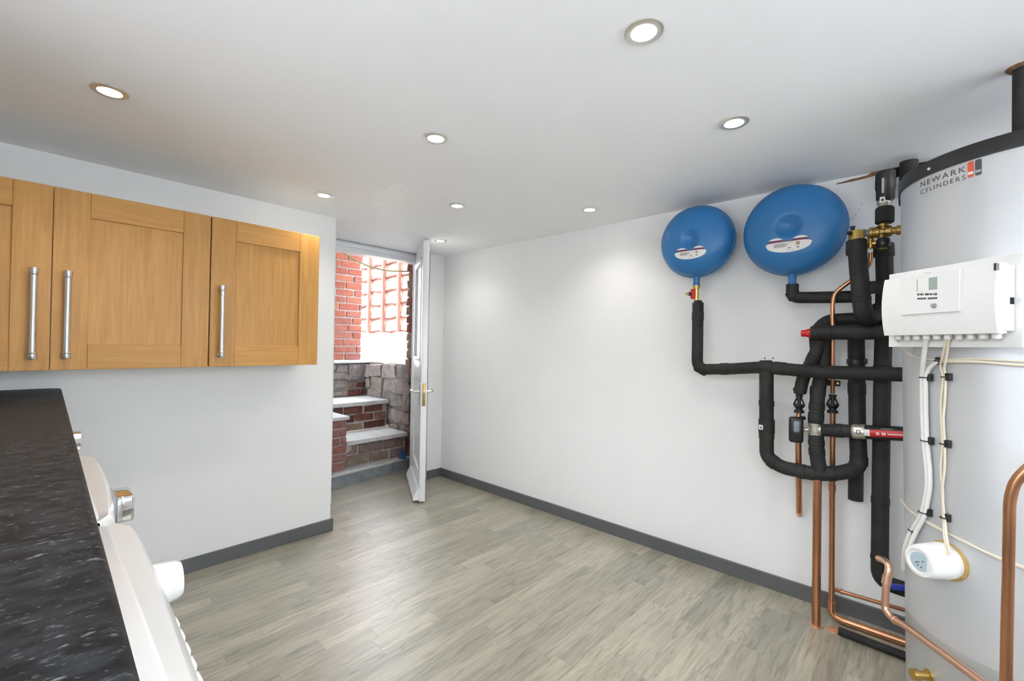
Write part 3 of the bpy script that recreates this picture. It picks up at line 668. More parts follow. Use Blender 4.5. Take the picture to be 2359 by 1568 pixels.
# ================================================================== BLUE EXPANSION VESSELS
def vessel(cpx, off_front, R, depth, lab, nz, gaugelab):
    c = wl(cpx[0], cpx[1], off_front); c = Vector((XR, c.y, c.z))      # centre of the back, on the wall plane
    gap_ = .012; half = depth/2
    t_ = thing('expansion_vessel', (XR, c.y, c.z-R), lab, 'vessel', 'blue expansion vessels on the wall')
    def shell(a0, a1, n=16, p=2.6):
        out = []
        for i in range(n+1):
            a = a0+(a1-a0)*i/n; ca, sa = math.cos(a), math.sin(a)
            r = R*abs(ca)**(2/p); d = half*abs(sa)**(2/p)*(1 if sa > 0 else -1)
            out.append((d, r))
        return out
    org = Vector((XR-gap_-half, c.y, c.z))
    def front(r):                                # height of the front face at radius r, including the dimple
        d = half*max(0, 1-(r/R)**2.6)**(1/2.6)
        rd = R*.25
        if r < rd*1.12: d -= R*.125*max(0, 1-(r/(rd*1.06))**2)**1.15
        return d
    prof = [(front(R*.999*math.sin(PI/2*i/40)), R*.999*math.sin(PI/2*i/40)) for i in range(41)]
    prof[0] = (prof[0][0], 0)
    body = MB().lathe([(.004, R)]+prof[::-1], org, (-1, 0, 0), 56).build('front_shell', 'vessel_blue', t_)
    MB().lathe(shell(-.0, -PI/2), org, (-1, 0, 0), 56).build('back_shell', 'vessel_blue', t_)
    MB().lathe([(-.012, R*.99), (-.012, R+.0035), (.006, R+.0035), (.006, R*.99)], org, (-1, 0, 0), 64).build('seam', 'vessel_blue', t_)
    MB().lathe([(-.002, .004), (.003, .003), (.004, 0)], org+Vector((-front(0)-.0, 0, 0)), (-1, 0, 0), 12).build('valve_stud', 'vessel_blue', t_)
    MB().box((XR-gap_-.03, c.y-.06, c.z-.1), (XR, c.y+.06, c.z+.1), .003).build('wall_bracket', 'appliance_white', t_)
    # spigot
    zb = c.z-R
    MB().lathe([(-.03, .022), (.0, .020), (.012, .017), (.034, .016), (.036, .019), (.046, .019), (.047, .016)], Vector((org.x, c.y, zb)), (0, 0, -1), 18).build('spigot', 'vessel_blue', t_)
    # label, lying on the front face; (s to the viewer's right = -y, t up), in units of R
    def onface(s, tt, lift): 
        return Vector((org.x-front(math.hypot(s, tt)*R)-lift, c.y-s*R, c.z+tt*R))
    def patch(fn_lo, fn_hi, s0, s1, mat, nm, par, lift, n=22, m_=6):
        V = []; F = []
        for i in range(n+1):
            s = s0+(s1-s0)*i/n; lo, hi = fn_lo(s), fn_hi(s)
            for j in range(m_+1): V.append(onface(s, lo+(hi-lo)*j/m_, lift))
        for i in range(n):
            for j in range(m_): F.append((i*(m_+1)+j, (i+1)*(m_+1)+j, (i+1)*(m_+1)+j+1, i*(m_+1)+j+1))
        return MB().add(V, F, True).build(nm, mat, par)
    b_ = .44
    lo = lambda s: -.38-.185*math.sqrt(max(0, 1-(s/b_)**2))
    hi = lambda s: -.38+.045*math.sqrt(max(0, 1-(abs(s)/b_)**6))
    lab_ = patch(lo, hi, -b_, b_, 'label_white', 'label', t_, .0012)
    tag(lab_, 'white label with a purple band')
    for sg in (-1, 1):
        f0 = lambda s: -.335
        f1 = lambda s: -.335+.095*math.sqrt(max(0, 1-((s-sg*.235)/.16)**2))
        a_, b2 = sg*.235-.16, sg*.235+.16
        patch(f0, f1, a_, b2, 'label_white', 'label_ear', lab_, .0012, 12, 3)
        patch(f0, lambda s: -.335+min(.045, .095*math.sqrt(max(0, 1-((s-sg*.235)/.16)**2))), a_, b2, 'print_purple', 'purple_band', lab_, .0018, 12, 2)
    patch(lambda s: -.338, lambda s: -.318, -.2, .2, 'print_purple', 'purple_band', lab_, .0018, 10, 1)
    for (s0, s1, t0, t1, mm) in ((-.27, -.05, -.45, -.37, 'print_grey'), (-.03, -.018, -.43, -.37, 'print_dark'), (.15, .22, -.43, -.36, 'print_brown' if R > .2 else 'print_grey'),
                                 (.0, .06, -.485, -.47, 'print_dark'), (.16, .21, -.485, -.465, 'print_dark'), (-.05, .12, -.53, -.522, 'print_grey'), (.0, .11, -.372, -.362, 'print_grey')):
        patch(lambda s: t0, lambda s: t1, s0, s1, mm, 'print', lab_, .0018, 4, 2)
    return t_, Vector((org.x, c.y, zb-.047))
v1, n1 = vessel((1589, 549), .215, .190, .205, 'smaller blue expansion vessel, above the red-handled valve', 0, '')
v2, n2 = vessel((1814, 519), .235, .209, .215, 'larger blue expansion vessel, nearest the cylinder', 0, '')

# ================================================================== PIPEWORK ON THE RIGHT WALL
IR = .029                                         # radius over the insulation
def ipipe(lab, path, r=IR, fil=.05, bands=(), parent_name='insulated_pipe', group='black insulated pipes', mat='insulation', cat='pipe'):
    pth = fillet(path, fil)
    t_ = thing(parent_name, pth[0], lab, cat, group)
    MB().tube(pth, r, 16).build('run', mat, t_)
    for f, l in bands:
        p, d = poly_at(pth, f)
        MB().lathe([(-l/2, r), (-l/2+.002, r+.002), (l/2-.002, r+.002), (l/2, r)], p, d, 18).build('joint_wrap', mat, t_)
    return t_, pth
# 1 from the small vessel, across to the cylinder
O1 = XR-n1.x
top1 = wl(1608, 697, O1)
A = [top1, wl(1606, 851, O1), wl(1690, 849, .14), wl(1765, 845, .18), wl(1840, 853, .20), wl(1900, 857, .20), wl(2105, 863, .20)]
pA, pthA = ipipe('long insulated pipe dropping from the smaller vessel then running right to the cylinder', A, .0285, .055, [(.06, .05), (.30, .06), (.40, .04), (.62, .05)])
MB().lathe([(-.012, .017), (-.01, .020), (.035, .027), (.055, .0305), (.075, .0305), (.08, .0285)], top1, (0, 0, -1), 18).build('tapered_end', 'insulation', pA)
MB().tube([wl(1752, 846, .18), wl(1778, 846, .18)], .034, 18).build('tee_wrap', 'insulation', pA)
# valve under the small vessel
vt = Vector((n1.x, n1.y, n1.z+.006))
ivz = vt.z-top1.z
iv = thing('isolating_valve', vt, 'brass isolating valve with a red lever under the smaller vessel', 'valve')
MB().lathe([(0, .017), (.006, .019), (.018, .019), (.02, .014), (.035, .012), (.06, .013), (ivz*.8, .012), (ivz+.015, .013)], vt, (0, 0, -1), 12).build('body', 'brass', iv)
vm = vt-Vector((0, 0, ivz*.52))
MB().lathe([(0, .009), (.02, .009), (.021, .006), (.034, .006)], vm, (-.75, .66, 0), 12).build('spindle', 'brass', iv)
hv = MB().box((-.006, -.012, -.027), (.006, .012, .027), .005, 2, Matrix.Translation(vm+Vector((-.018, .012, 0)))).build('lever', 'red_plastic', iv)
MB().lathe([(.034, .010), (.044, .010)], vm, (-.75, .66, 0), 10).build('drain_collar', 'black_plastic', iv)
MB().lathe([(.044, .007), (.058, .006), (.06, .004)], vm, (-.75, .66, 0), 10).build('drain_cap', 'brass', iv)
# 2 drop loop from the tee, under and up behind
B = [wl(1765.5, 850, .18), wl(1766, 1053, .18), wl(1800, 1076, .19), wl(1885, 1093, .20), wl(1945, 1088, .17), wl(1979, 1076, .13), wl(1975, 985, .10), wl(1972, 775, .10)]
pB, pthB = ipipe('thick insulated pipe forming a U below the long run and rising beside the cylinder', B, .0305, .07, [(.12, .03), (.22, .07), (.33, .03), (.42, .03), (.50, .03), (.60, .04), (.83, .05)])
tagp = wl(1757, 982, .18)-Vector((.031, 0, 0)); 
MB().box(tagp+Vector((-.002, -.009, -.011)), tagp+Vector((.004, .009, .011)), .001).build('size_tag', 'label_white', pB)
tagp2 = tagp+Vector((-.003, 0, 0))
MB().box(tagp2+Vector((-.001, -.004, -.006)), tagp2+Vector((.001, -.0015, .006))).box(tagp2+Vector((-.001, .001, -.006)), tagp2+Vector((.001, .004, .006))).build('tag_print', 'print_dark', pB)
for f in (.17, .27):
    p, d = poly_at(pthB, f)
MB().lathe([(-.035, .031), (-.033, .034), (.033, .034), (.035, .031)], wl(1766, 982, .18), (0, 0, 1), 18).build('tag_sleeve', 'insulation', pB)
MB().lathe([(-.012, .0305), (-.01, .034), (.01, .034), (.012, .0305)], wl(1972, 833, .10), (0, 0, 1), 18).build('clip_band', 'black_plastic', pB)
MB().box(wl(1990, 832, .10)-Vector((.012, .012, .012)), wl(1990, 832, .10)+Vector((.012, .012, .012)), .003).build('clip_lug', 'black_plastic', pB)
ipipe('short cut-off tail of insulation hanging below the U-shaped pipe', [wl(1972, 1065, .06), wl(1971, 1151, .06)], .0275, .02)
# 3 the header with the red cap
D = [wl(1869, 767, .21), wl(1900, 766, .21), wl(2070, 764, .21)]
pD, pthD = ipipe('horizontal insulated header with a red cap on its left end', D, .031, .03, [(.17, .05)])
rc = wl(1868, 767, .21)
MB().lathe([(0, .020), (.004, .021), (.022, .015), (.034, .0155), (.036, .013)], rc, wl(1840, 768, .21)-rc, 14).build('red_cap', 'red_plastic', pD)
F_ = [wl(1992, 733, .10), wl(1905, 737, .12), wl(1879, 765, .16), wl(1882, 800, .17)]
ipipe('insulated bend looping over the left end of the red-capped header', F_, .0275, .06)
# 4 slanting branch to the meter and the vertical behind it
C1 = [wl(1886, 780, .18), wl(1880, 815, .18), wl(1850, 868, .16), wl(1843, 903, .15)]
pC, pthC = ipipe('slanting insulated branch feeding the quick coupling above the meter', C1, .026, .05, [(.35, .04)])
MB().lathe([(0, .026), (.008, .028), (.026, .024), (.03, .016)], wl(1843, 893, .15), (0, 0, -1), 16).build('end_wrap', 'insulation', pC)
C2 = [wl(1897, 780, .15), wl(1896, 850, .15), wl(1884, 900, .16), wl(1879, 975, .17)]
ipipe('insulated vertical pipe above the nickel tee', C2, .0285, .08, [(.62, .04), (.8, .03), (.93, .04)])
C3 = [wl(1880, 1002, .17), wl(1882, 1050, .18), wl(1889, 1088, .20)]
ipipe('insulated vertical pipe below the nickel tee joining the U-shaped pipe', C3, .029, .05, [(.2, .025), (.45, .035)])
# tee and zone valve
TEE = wl(1879, 988, .17)
tee = thing('nickel_tee', TEE, 'nickel tee fitting between the two vertical insulated pipes', 'fitting')
MB().lathe([(-.028, .024), (-.026, .028), (-.016, .028), (-.014, .0245), (.014, .0245), (.016, .028), (.026, .028), (.028, .024)], TEE, (0, 0, 1), 16).build('body', 'nickel', tee)
zdir = (wl(2010, 996, .19)-wl(1895, 990, .18)).normalized()
MB().lathe([(0, .02), (.03, .022), (.036, .022)], TEE, zdir, 14).build('branch', 'nickel', tee)
ipipe('short horizontal insulated pipe between the nickel tee and the zone valve', [wl(1894, 990, .18), wl(1966, 993, .185)], .0275, .02, [(.55, .03)])
zv0 = wl(1963, 993, .186)
zv = thing('zone_valve', zv0, 'black cylindrical valve with a red label and nickel collar beside the cylinder', 'valve')
MB().lathe([(0, .026), (.004, .030), (.012, .031), (.040, .031), (.048, .028), (.06, .022)], zv0, zdir, 20).build('collar', 'nickel', zv)
MB().lathe([(.038, .026), (.042, .029), (.19, .029), (.195, .026)], zv0, zdir, 22).build('body', 'black_plastic', zv)
# label strips bent round the body, on the side facing the camera
def wrap(org, d, r, a0, a1, l0, l1, ref, mat, nm, par, n=10, m_=6):
    ref = (ref-d*ref.dot(d)).normalized(); side = d.cross(ref); V = []; F = []
    for i in range(n+1):
        for j in range(m_+1):
            a = a0+(a1-a0)*j/m_; V.append(org+d*(l0+(l1-l0)*i/n)+(ref*math.cos(a)+side*math.sin(a))*r)
    for i in range(n):
        for j in range(m_): F.append((i*(m_+1)+j, (i+1)*(m_+1)+j, (i+1)*(m_+1)+j+1, i*(m_+1)+j+1))
    return MB().add(V, F, True).build(nm, mat, par)
tocam = (CAM-zv0).normalized()
sgn = 1 if zdir.cross((tocam-zdir*tocam.dot(zdir)).normalized()).z < 0 else -1
wrap(zv0, zdir, .0295, -.35, .55, .038, .062, tocam, 'label_white', 'white_end_label', zv)
wrap(zv0, zdir, .0297, sgn*-.35, sgn*.60, .062, .19, tocam, 'red_plastic', 'red_label', zv)
for l0, l1, rr in ((.082, .092, .006), (.1, .112, .008)):
    wrap(zv0, zdir, .0300, sgn*.0, sgn*.32, l0, l1, tocam, 'label_white', 'label_symbol', zv, 4, 4)
    wrap(zv0, zdir, .0302, sgn*.10, sgn*.22, l0+.0035, l1-.0035, tocam, 'red_plastic', 'label_symbol_centre', zv, 2, 2)
wrap(zv0, zdir, .0300, sgn*.10, sgn*.24, .118, .185, tocam, 'label_white', 'label_lettering', zv)
wrap(zv0, zdir, .0299, sgn*-.62, sgn*-.56, .098, .135, tocam, 'print_grey', 'label_lettering', zv)
wrap(zv0, zdir, .0315, -.2, .3, .018, .033, tocam, 'print_dark', 'collar_mark', zv)
wrap(zv0, zdir, .0317, -.1, .2, .021, .030, tocam, 'label_white', 'collar_mark_centre', zv)
# meter with its quick couplings
def coupling(px, py, off, lab, top, h=.085):
    p = wl(px, py, off)
    t_ = thing('quick_coupling', p, lab, 'coupling', 'black quick couplings')
    MB().lathe([(0, .010), (.002, .015), (.010, .015), (.012, .011), (.020, .011)], p+Vector((0, 0, h*.5)), (0, 0, -1), 14).build('top_collar', 'black_plastic', t_)
    for sg in (-1, 1):
        q = p+Vector((0, 0, h*.3)); e = p+Vector((0, sg*.020, -h*.02))
        MB().tube([q+Vector((0, sg*.009, 0)), e, e-Vector((0, 0, .004))], .004, 8).build('arm', 'black_plastic', t_)
    MB().lathe([(0, .021), (.006, .024), (.014, .02), (.020, .014), (.026, .014), (.03, .021), (.04, .021), (.042, .012)], p-Vector((0, 0, h*.0)), (0, 0, -1), 16).build('lower_collar', 'black_plastic', t_)
    MB().tube([p+Vector((0, 0, h*.35)), p-Vector((0, 0, .01))], .0075, 10).build('core', 'black_plastic', t_)
    return t_
coupling(1841, 930, .15, 'black quick coupling above the meter', 905)
coupling(1918, 930, .13, 'black quick coupling on the thin copper pipe', 890)
mp_ = wl(1835, 988, .16)
mtr = thing('flow_meter', mp_, 'small black meter with a grey window, left of the nickel tee', 'meter')
nm_ = Vector((-.93, -.20, 0)).normalized()
Mm = Matrix.Translation(mp_+Vector((-.012, 0, 0))) @ Matrix.Rotation(math.radians(12), 4, 'Z')
MB().box((-.028, -.028, -.057), (.022, .028, .057), .012, 3, Mm).build('case', 'black_plastic', mtr)
MB().box((-.030, -.017, -.012), (-.020, .014, .046), .010, 3, Mm).build('window', 'grey_lens', mtr)
MB().lathe([(0, .011), (.03, .010), (.034, .014), (.044, .014)], wl(1846, 990, .165), TEE-wl(1846, 990, .165), 12).build('side_port', 'nickel', mtr)
MB().lathe([(-.008, .022), (-.005, .026), (.005, .026), (.008, .022)], wl(1841, 963, .155), (0, .15, 1), 18).build('collar_ring', 'black_plastic', mtr)
# copper pipes
def copper(lab, path, r, fil=.03, mat='copper', fits=(), group='bare copper pipes'):
    pth = fillet(path, fil); t_ = thing('copper_pipe', pth[0], lab, 'pipe', group)
    MB().tube(pth, r, 14).build('run', mat, t_)
    for f, l in fits:
        p, d = poly_at(pth, f); MB().lathe([(-l/2, r), (-l/2+.001, r+.0022), (l/2-.001, r+.0022), (l/2, r)], p, d, 14).build('fitting', mat, t_)
    return t_
copper('short copper tail above the meter', [wl(1841, 940, .15), wl(1839, 975, .155)], .010)
copper('copper pipe hanging below the meter', [wl(1839, 1012, .155), wl(1840, 1082, .155), wl(1841, 1180, .06), wl(1841, 1185, -.02)], .0125)
I0 = at(1880, 1440, 2, 0)
I1 = wl(1883, 1100, .20)
cI = copper('thick vertical copper pipe going down into the floor', [I1, I0], .0165, fits=())
MB().lathe([(0, .027), (.004, .026), (.006, .018)], (I0.x, I0.y, 0), (0, 0, 1), 20).build('floor_collar', 'copper_pale', cI)
J = [wl(2005, 582, .20), wl(2005, 607, .20), wl(1982, 632, .17), wl(1955, 650, .165), wl(1921, 676, .165), wl(1918, 705, .165), wl(1918, 860, .155), wl(1918, 905, .13)]
copper('thin copper pipe bending down from the brass valve to the quick coupling', J, .0085, .03)
J2 = [wl(1918, 938, .13), wl(1917, 1100, .12), wl(1916, 1340, .11), wl(1915, 1412, .11), wl(1940, 1430, .11), wl(2110, 1488, .11)]
cJ = copper('copper pipe dropping to the floor then turning right behind the cylinder', J2, .0112, .035, fits=((.30, .03),))
eb = [wl(1916, 1385, .11), wl(1915, 1412, .11), wl(1940, 1429, .11), wl(2110, 1488, .11)]
MB().tube(fillet(eb, .03), .0152, 14).build('lower_run', 'copper', cJ)
jf = at(1920, 1452, 2, 0); MB().lathe([(0, .024), (.003, .023), (.004, .017)], (jf.x, jf.y, 0), (0, 0, 1), 18).build('floor_collar', 'copper_pale', cJ)
copper('thin copper pipe branching right just above the skirting', [wl(1918, 1356, .11), wl(1935, 1361, .10), wl(2110, 1412, .06)], .0078, .02, fits=((.12, .012),))
tag(MB().tube([at(1932, 1452, 2, .018), at(2110, 1520, 2, .018)], .016, 12).build('floor_pipe_cover', 'insulation'), 'dark insulated pipe lying on the floor below the copper run', 'pipe')
# saddle clip behind the long run
clp = wl(1917, 882, .11)
cl_ = thing('pipe_clip', clp, 'black saddle clip with two brass screws on the thin copper pipe', 'clip')
MB().box(clp-Vector((.01, .03, .012)), clp+Vector((.01, .03, .012)), .003).build('saddle', 'black_plastic', cl_)
for sg in (-1, 1): MB().lathe([(0, .006), (.004, .005), (.005, 0)], clp+Vector((-.01, sg*.021, 0)), (-1, 0, 0), 10).build('screw', 'brass', cl_)
# pipe from the larger vessel
O2 = XR-n2.x
up = [Vector((n2.x, n2.y, n2.z+.002)), wl(1825, 685, O2), wl(1880, 685, O2), wl(1978, 683, O2)]
up[1] = Vector((n2.x, n2.y, wl(1825, 685, O2).z))
pU, pthU = ipipe('insulated elbow pipe from the larger vessel running right', up, .0265, .06, [(.17, .04)])
MB().lathe([(-.006, .0145), (.008, .0145)], Vector((n2.x, n2.y, n2.z)), (0, 0, 1), 14).build('copper_end', 'copper', pU)
# big front bend
OG = .255
G = [wl(1973, 553, OG), wl(1978, 620, OG), wl(1984, 690, OG), wl(1990, 728, OG), wl(2008, 733, OG-.05), wl(2026, 712, OG-.12)]
pG, pthG = ipipe('fat insulated pipe in front that hooks back towards the wall', G, .0315, .06, [(.55, .02)])
MB().lathe([(0, .030), (.004, .035), (.055, .036), (.06, .033)], wl(1973, 553, OG), (0, 0, -1), 20).build('end_sleeve', 'insulation', pG)
MB().tube([wl(1985, 672, OG), wl(2006, 662, OG-.02), wl(2050, 660, OG-.03)], .026, 16).build('branch', 'insulation', pG)
# right-hand riser
OH = .13
Hh = [wl(2036, 562, OH), wl(2038, 640, OH), wl(2032, 900, OH), wl(2028, 1150, OH), wl(2026, 1338, OH), wl(2100, 1362, OH)]
pH, pthH = ipipe('long vertical insulated riser right beside the cylinder', Hh, .0295, .06, [(.35, .03), (.72, .03), (.88, .02)])
MB().lathe([(-.004, .027), (0, .034), (.05, .036), (.055, .03)], wl(2036, 562, OH), (0, 0, -1), 20).build('end_sleeve', 'insulation', pH)
# blue lever valve
bv = wl(2068, 1352, .20)
bl = thing('blue_lever', bv, 'blue valve lever low down between the riser and the cylinder', 'valve lever')
MB().box((-.004, -.045, -.012), (.004, .045, .012), .003, 2, Matrix.Translation(bv) @ Matrix.Rotation(math.radians(-12), 4, 'X')).build('lever', 'blue_plastic', bl)
MB().lathe([(0, .009), (.05, .009)], bv+Vector((0, -.03, 0)), (1, 0, 0), 10).build('spindle', 'steel_brushed', bl)
# brass group above
OB = .21
bb = thing('brass_manifold', wl(2025, 540, OB), 'brass valve group above the riser with a copper stub into the cylinder', 'valve')
MB().lathe([(0, .020), (.003, .023), (.012, .023), (.013, .021), (.020, .021), (.021, .023), (.032, .023), (.034, .018), (.05, .017), (.052, .022), (.07, .022), (.072, .015), (.085, .014), (.087, .019), (.1, .019), (.102, .013)], wl(2002, 537, OB), wl(2050, 532, OB)-wl(2002, 537, OB), 16).build('body', 'brass_dull', bb)
MB().tube([wl(2045, 532, OB), wl(2112, 531, OB-.04)], .0095, 12).build('copper_stub', 'copper', bb)
MB().lathe([(0, .013), (.03, .013), (.032, .018), (.05, .018)], wl(2035, 540, OB), (0, 0, 1), 14).build('upper_neck', 'brass_dull', bb)
MB().lathe([(0, .013), (.03, .016), (.06, .016)], wl(2032, 540, OB), (0, 0, -1), 14).build('lower_neck', 'brass_dull', bb)
MB().lathe([(0, .018), (.01, .023), (.03, .024), (.036, .02)], wl(2035, 548, OB+.03), (0, 0, -1), 16).build('black_knob', 'black_plastic', bb)
MB().lathe([(-.02, .011), (.0, .011), (.03, .013), (.032, .017), (.046, .017), (.048, .012)], wl(2005, 557, .20)+Vector((0, 0, .02)), (0, 0, -1), 12).build('side_outlet', 'brass', bb)
MB().tube([wl(2005, 563, .20), wl(2032, 556, .20)], .012, 12).build('side_arm', 'brass', bb)
bc = thing('air_vent', wl(1973, 545, OG), 'bright brass air vent on top of the fat insulated pipe', 'fitting')
MB().lathe([(-.022, .026), (-.016, .029), (-.012, .0265), (.018, .0265), (.024, .024), (.026, .0)], wl(1973, 545, OG), (0, 0, 1), 18).build('body', 'brass', bc)
MB().lathe([(0, .008), (.012, .008), (.013, .010), (.017, .010)], wl(1964, 531, OG), (0, 0, 1), 10).build('bleed_screw', 'black_plastic', bc)
MB().lathe([(.022, .008), (.0285, .008)], wl(1966, 540, OG), (-.8, .4, .1), 10).build('port', 'void_black', bc)
MB().tube([wl(1980, 536, OG-.01), wl(2004, 537, OB)], .0145, 12).build('grey_connector', 'appliance_grey', bc)
# black actuator above it
OA = .20
act = thing('actuator', wl(2040, 430, OA), 'black actuator with a printed label below the ceiling gap', 'actuator')
MB().lathe([(0, .0), (.001, .028), (.006, .033), (.07, .034), (.075, .031), (.115, .030), (.12, .026), (.128, .02)], wl(2040, 394, OA), (0, 0, -1), 14).build('case', 'black_plastic', act)
MB().box(wl(2026, 424, OA)-Vector((.012, .012, .014)), wl(2026, 424, OA)+Vector((.01, .012, .014)), .003).build('lug', 'black_plastic', act)
lp_ = wl(2034, 427, OA+.034); MB().box(lp_-Vector((.001, .004, .030)), lp_+Vector((.001, .004, .030))).build('printed_label', 'print_grey', act)
MB().lathe([(0, .018), (.012, .024), (.03, .024), (.04, .017), (.07, .012)], wl(2037, 452, OA), (0, 0, -1), 12).build('neck', 'nickel', act)
lp2 = wl(2033, 460, OA+.027); MB().box(lp2-Vector((.003, .009, .012)), lp2+Vector((.002, .009, .012)), .002).build('tab', 'label_white', act)
lp3 = wl(2033, 460, OA+.031); MB().box(lp3-Vector((.001, .004, .005)), lp3+Vector((.001, .004, .005))).build('tab_mark', 'print_dark', act)
MB().lathe([(-.034, .024), (-.028, .031), (.026, .031), (.034, .026)], wl(2038, 496, OB), (0, 0, 1), 18).build('foam_collar', 'insulation', act)
# dark pipes rising behind the cylinder
ipipe('black pipe rising behind the cylinder rim to the ceiling', [wl(2092, 470, .10), wl(2094, 372, .10)], .030, .02, group='pipes behind the cylinder')
MB().box(wl(2085, 450, .05), wl(2118, 388, .012), .002).build('strap', 'black_plastic', pH)

# ================================================================== HOT WATER CYLINDER
CX, CR = 2.04, .30
def cyz(z): return -.264+.014*z                 # the cylinder leans very slightly
CY = cyz(0); CAX = Vector((0, .014, 1))
ZR = 1.745
def cyl(px, py, lift=0.):
    d = ray(px, py); r = CR+lift; z = 1.0
    for _ in range(6):
        ox, oy = -CX, -cyz(z)
        a = d.x**2+d.y**2; b = 2*(ox*d.x+oy*d.y); c = ox*ox+oy*oy-r*r
        p = CAM+d*((-b-math.sqrt(max(0, b*b-4*a*c)))/(2*a)); z = p.z
    return p
cy_ = thing('water_cylinder', (CX, CY, 0), 'tall grey steel hot water cylinder with a black top rim', 'cylinder')
MB().lathe([(.03, CR), (.35, CR), (.352, CR+.0006), (.354, CR), (ZR, CR)], (CX, CY, 0), CAX, 96).build('shell', 'cylinder_steel', cy_)
MB().lathe([(0, CR+.003), (.032, CR+.003), (.034, CR)], (CX, CY, 0), CAX, 96).build('base_ring', 'black_plastic', cy_)
MB().lathe([(ZR-.004, CR), (ZR-.004, CR+.0055), (ZR+.034, CR+.0055), (ZR+.040, CR+.002), (ZR+.052, CR-.06), (ZR+.055, 0)], (CX, CY, 0), CAX, 96).build('top_rim', 'black_plastic', cy_)
rv = cyl(2140, 389, .006); MB().lathe([(-.002, .0045), (.002, .004), (.003, 0)], rv, (rv.x-CX, rv.y-cyz(rv.z), 0), 10).build('rivet', 'label_white', cy_)
def bend(V, F, a_mid, z0, mat, nm, lift=.0008, par=None):
    """wrap flat x,y artwork round the cylinder: x to the viewer's right"""
    out = []
    for v in V:
        a = a_mid + v.x/CR; out.append(Vector((CX+(CR+lift)*math.cos(a), cyz(z0+v.y)+(CR+lift)*math.sin(a), z0+v.y)))
    return MB().add(out, F).build(nm, mat, par or cy_)
def cang(px, py):
    p = cyl(px, py); return math.atan2(p.y-cyz(p.z), p.x-CX), p.z
def grid(x0, x1, y0, y1, n=12):
    V = []; F = []
    for i in range(n+1):
        x = x0+(x1-x0)*i/n; V += [Vector((x, y0, 0)), Vector((x, y1, 0))]
    for i in range(n): F.append((2*i, 2*i+2, 2*i+3, 2*i+1))
    return V, F
aL, zL = cang(2121, 444); aR, zR2 = cang(2225, 405)
wid = (aR-aL)*CR
zb0 = cang(2175, 443)[1]
def rounded(x0, x1, y0, y1, r, n=5):
    pts_ = []
    for cx_, cy2, a0 in ((x1-r, y1-r, 0), (x0+r, y1-r, 90), (x0+r, y0+r, 180), (x1-r, y0+r, 270)):
        for k in range(n+1):
            a = math.radians(a0+90*k/n); pts_.append(Vector((cx_+r*math.cos(a), cy2+r*math.sin(a), 0)))
    return pts_, [tuple(range(len(pts_)))]
V, F = grid(-.012, (cang(2285, 395)[0]-aL)*CR, -.012, .05, 24)
lbl = bend(V, F, aL, zL-.006, 'cylinder_steel', 'clear_sticker', .0003)
for txt, yy, hgt in (('NEWARK', .020, .0235), ('CYLINDERS', -.002, .0195)):
    V, F = text_mesh(txt, hgt, 1.0)
    w0 = max(v.x for v in V)
    # even, wide letter spacing to fill the sticker width
    n_ = len(txt); sp = 1.0
    cu_sp = 1+ (wid-w0)/(w0)*1.0
    V, F = text_mesh(txt, hgt, max(1., cu_sp))
    w1 = max(v.x for v in V); V = [Vector((v.x*wid/w1, v.y, 0)) for v in V]
    bend(V, F, aL, zL-.004+yy, 'print_dark', 'lettering', .0012, lbl)
for (pxa, pxb, mt, nm) in ((2230, 2244, 'print_orange', 'orange_mark'), (2247.5, 2262, 'print_dark', 'grey_mark')):
    a0, za = cang(pxa, 420); a1, zb_ = cang(pxb, 392)
    x0, x1 = (a0-aL)*CR, (a1-aL)*CR
    V, F = rounded(x0, x1, -.004, .040, .004); bend(V, F, aL, zL, mt, nm, .0013, lbl)
    V, F = rounded(x0+.0008, x1-.0008, .004, .011, .001); bend(V, F, aL, zL, 'print_grey' if mt == 'print_dark' else 'label_white', nm+'_band', .0017, lbl)
V, F = grid((cang(2155, 415)[0]-aL)*CR, wid*.93, .047, .049, 8); bend(V, F, aL, zL, 'print_grey', 'small_print', .0012, lbl)
# tilt everything on the cylinder slightly, as it leans in the photo
# black pipe on top going into the ceiling
tpz = at(2358, 300, 0, 1.86)
tpp = thing('flue_pipe', (tpz.x, tpz.y, ZR+.04), 'black pipe from the cylinder top into a hole in the ceiling', 'pipe')
MB().tube([Vector((tpz.x, tpz.y, ZR+.03)), Vector((tpz.x, tpz.y, ZC))], .022, 18).build('run', 'insulation', tpp)
MB().lathe([(0, .036), (.006, .030), (.007, .022)], (tpz.x, tpz.y, ZC), (0, 0, -1), 14).build('ceiling_ring', 'plaster_brown', tpp)
# immersion thermostat
tb = cyl(2182, 1290); tn = Vector((tb.x-CX, tb.y-cyz(tb.z), 0)).normalized()
th_ = thing('immersion_cap', tb, 'white round thermostat cap with a bluish window on the cylinder', 'thermostat')
MB().lathe([(-.02, .055), (.001, .055), (.004, .050)], tb, tn, 28).build('foam_ring', 'amber_foam', th_)
MB().lathe([(0, .048), (.015, .050), (.020, .0505), (.022, .0495), (.06, .047), (.084, .045), (.090, .042), (.0915, .034), (.088, .030), (.0875, .0)], tb, tn, 36).build('cap', 'cap_white', th_)
side = tn.cross(Z2)
fcn = tb+tn*.0885-side*.002
V = [fcn+(side*math.cos(a)*.026+Z2*math.sin(a)*.026) for a in [2*PI*k/28 for k in range(28)] if True]
V = [v if (v-fcn).dot(side) > -.019 else v-side*((v-fcn).dot(side)+.019) for v in V]
win = MB().prism(V, tn*.0025).build('window', 'lens_blue', th_)
for (u_, z_) in ((-.006, -.014), (.004, -.012), (.002, -.002), (-.01, .004), (.009, -.006)):
    MB().lathe([(0, .0022), (.0012, .002)], fcn+tn*.0025+side*u_+Z2*z_, tn, 8).build('mark', 'print_dark', win)
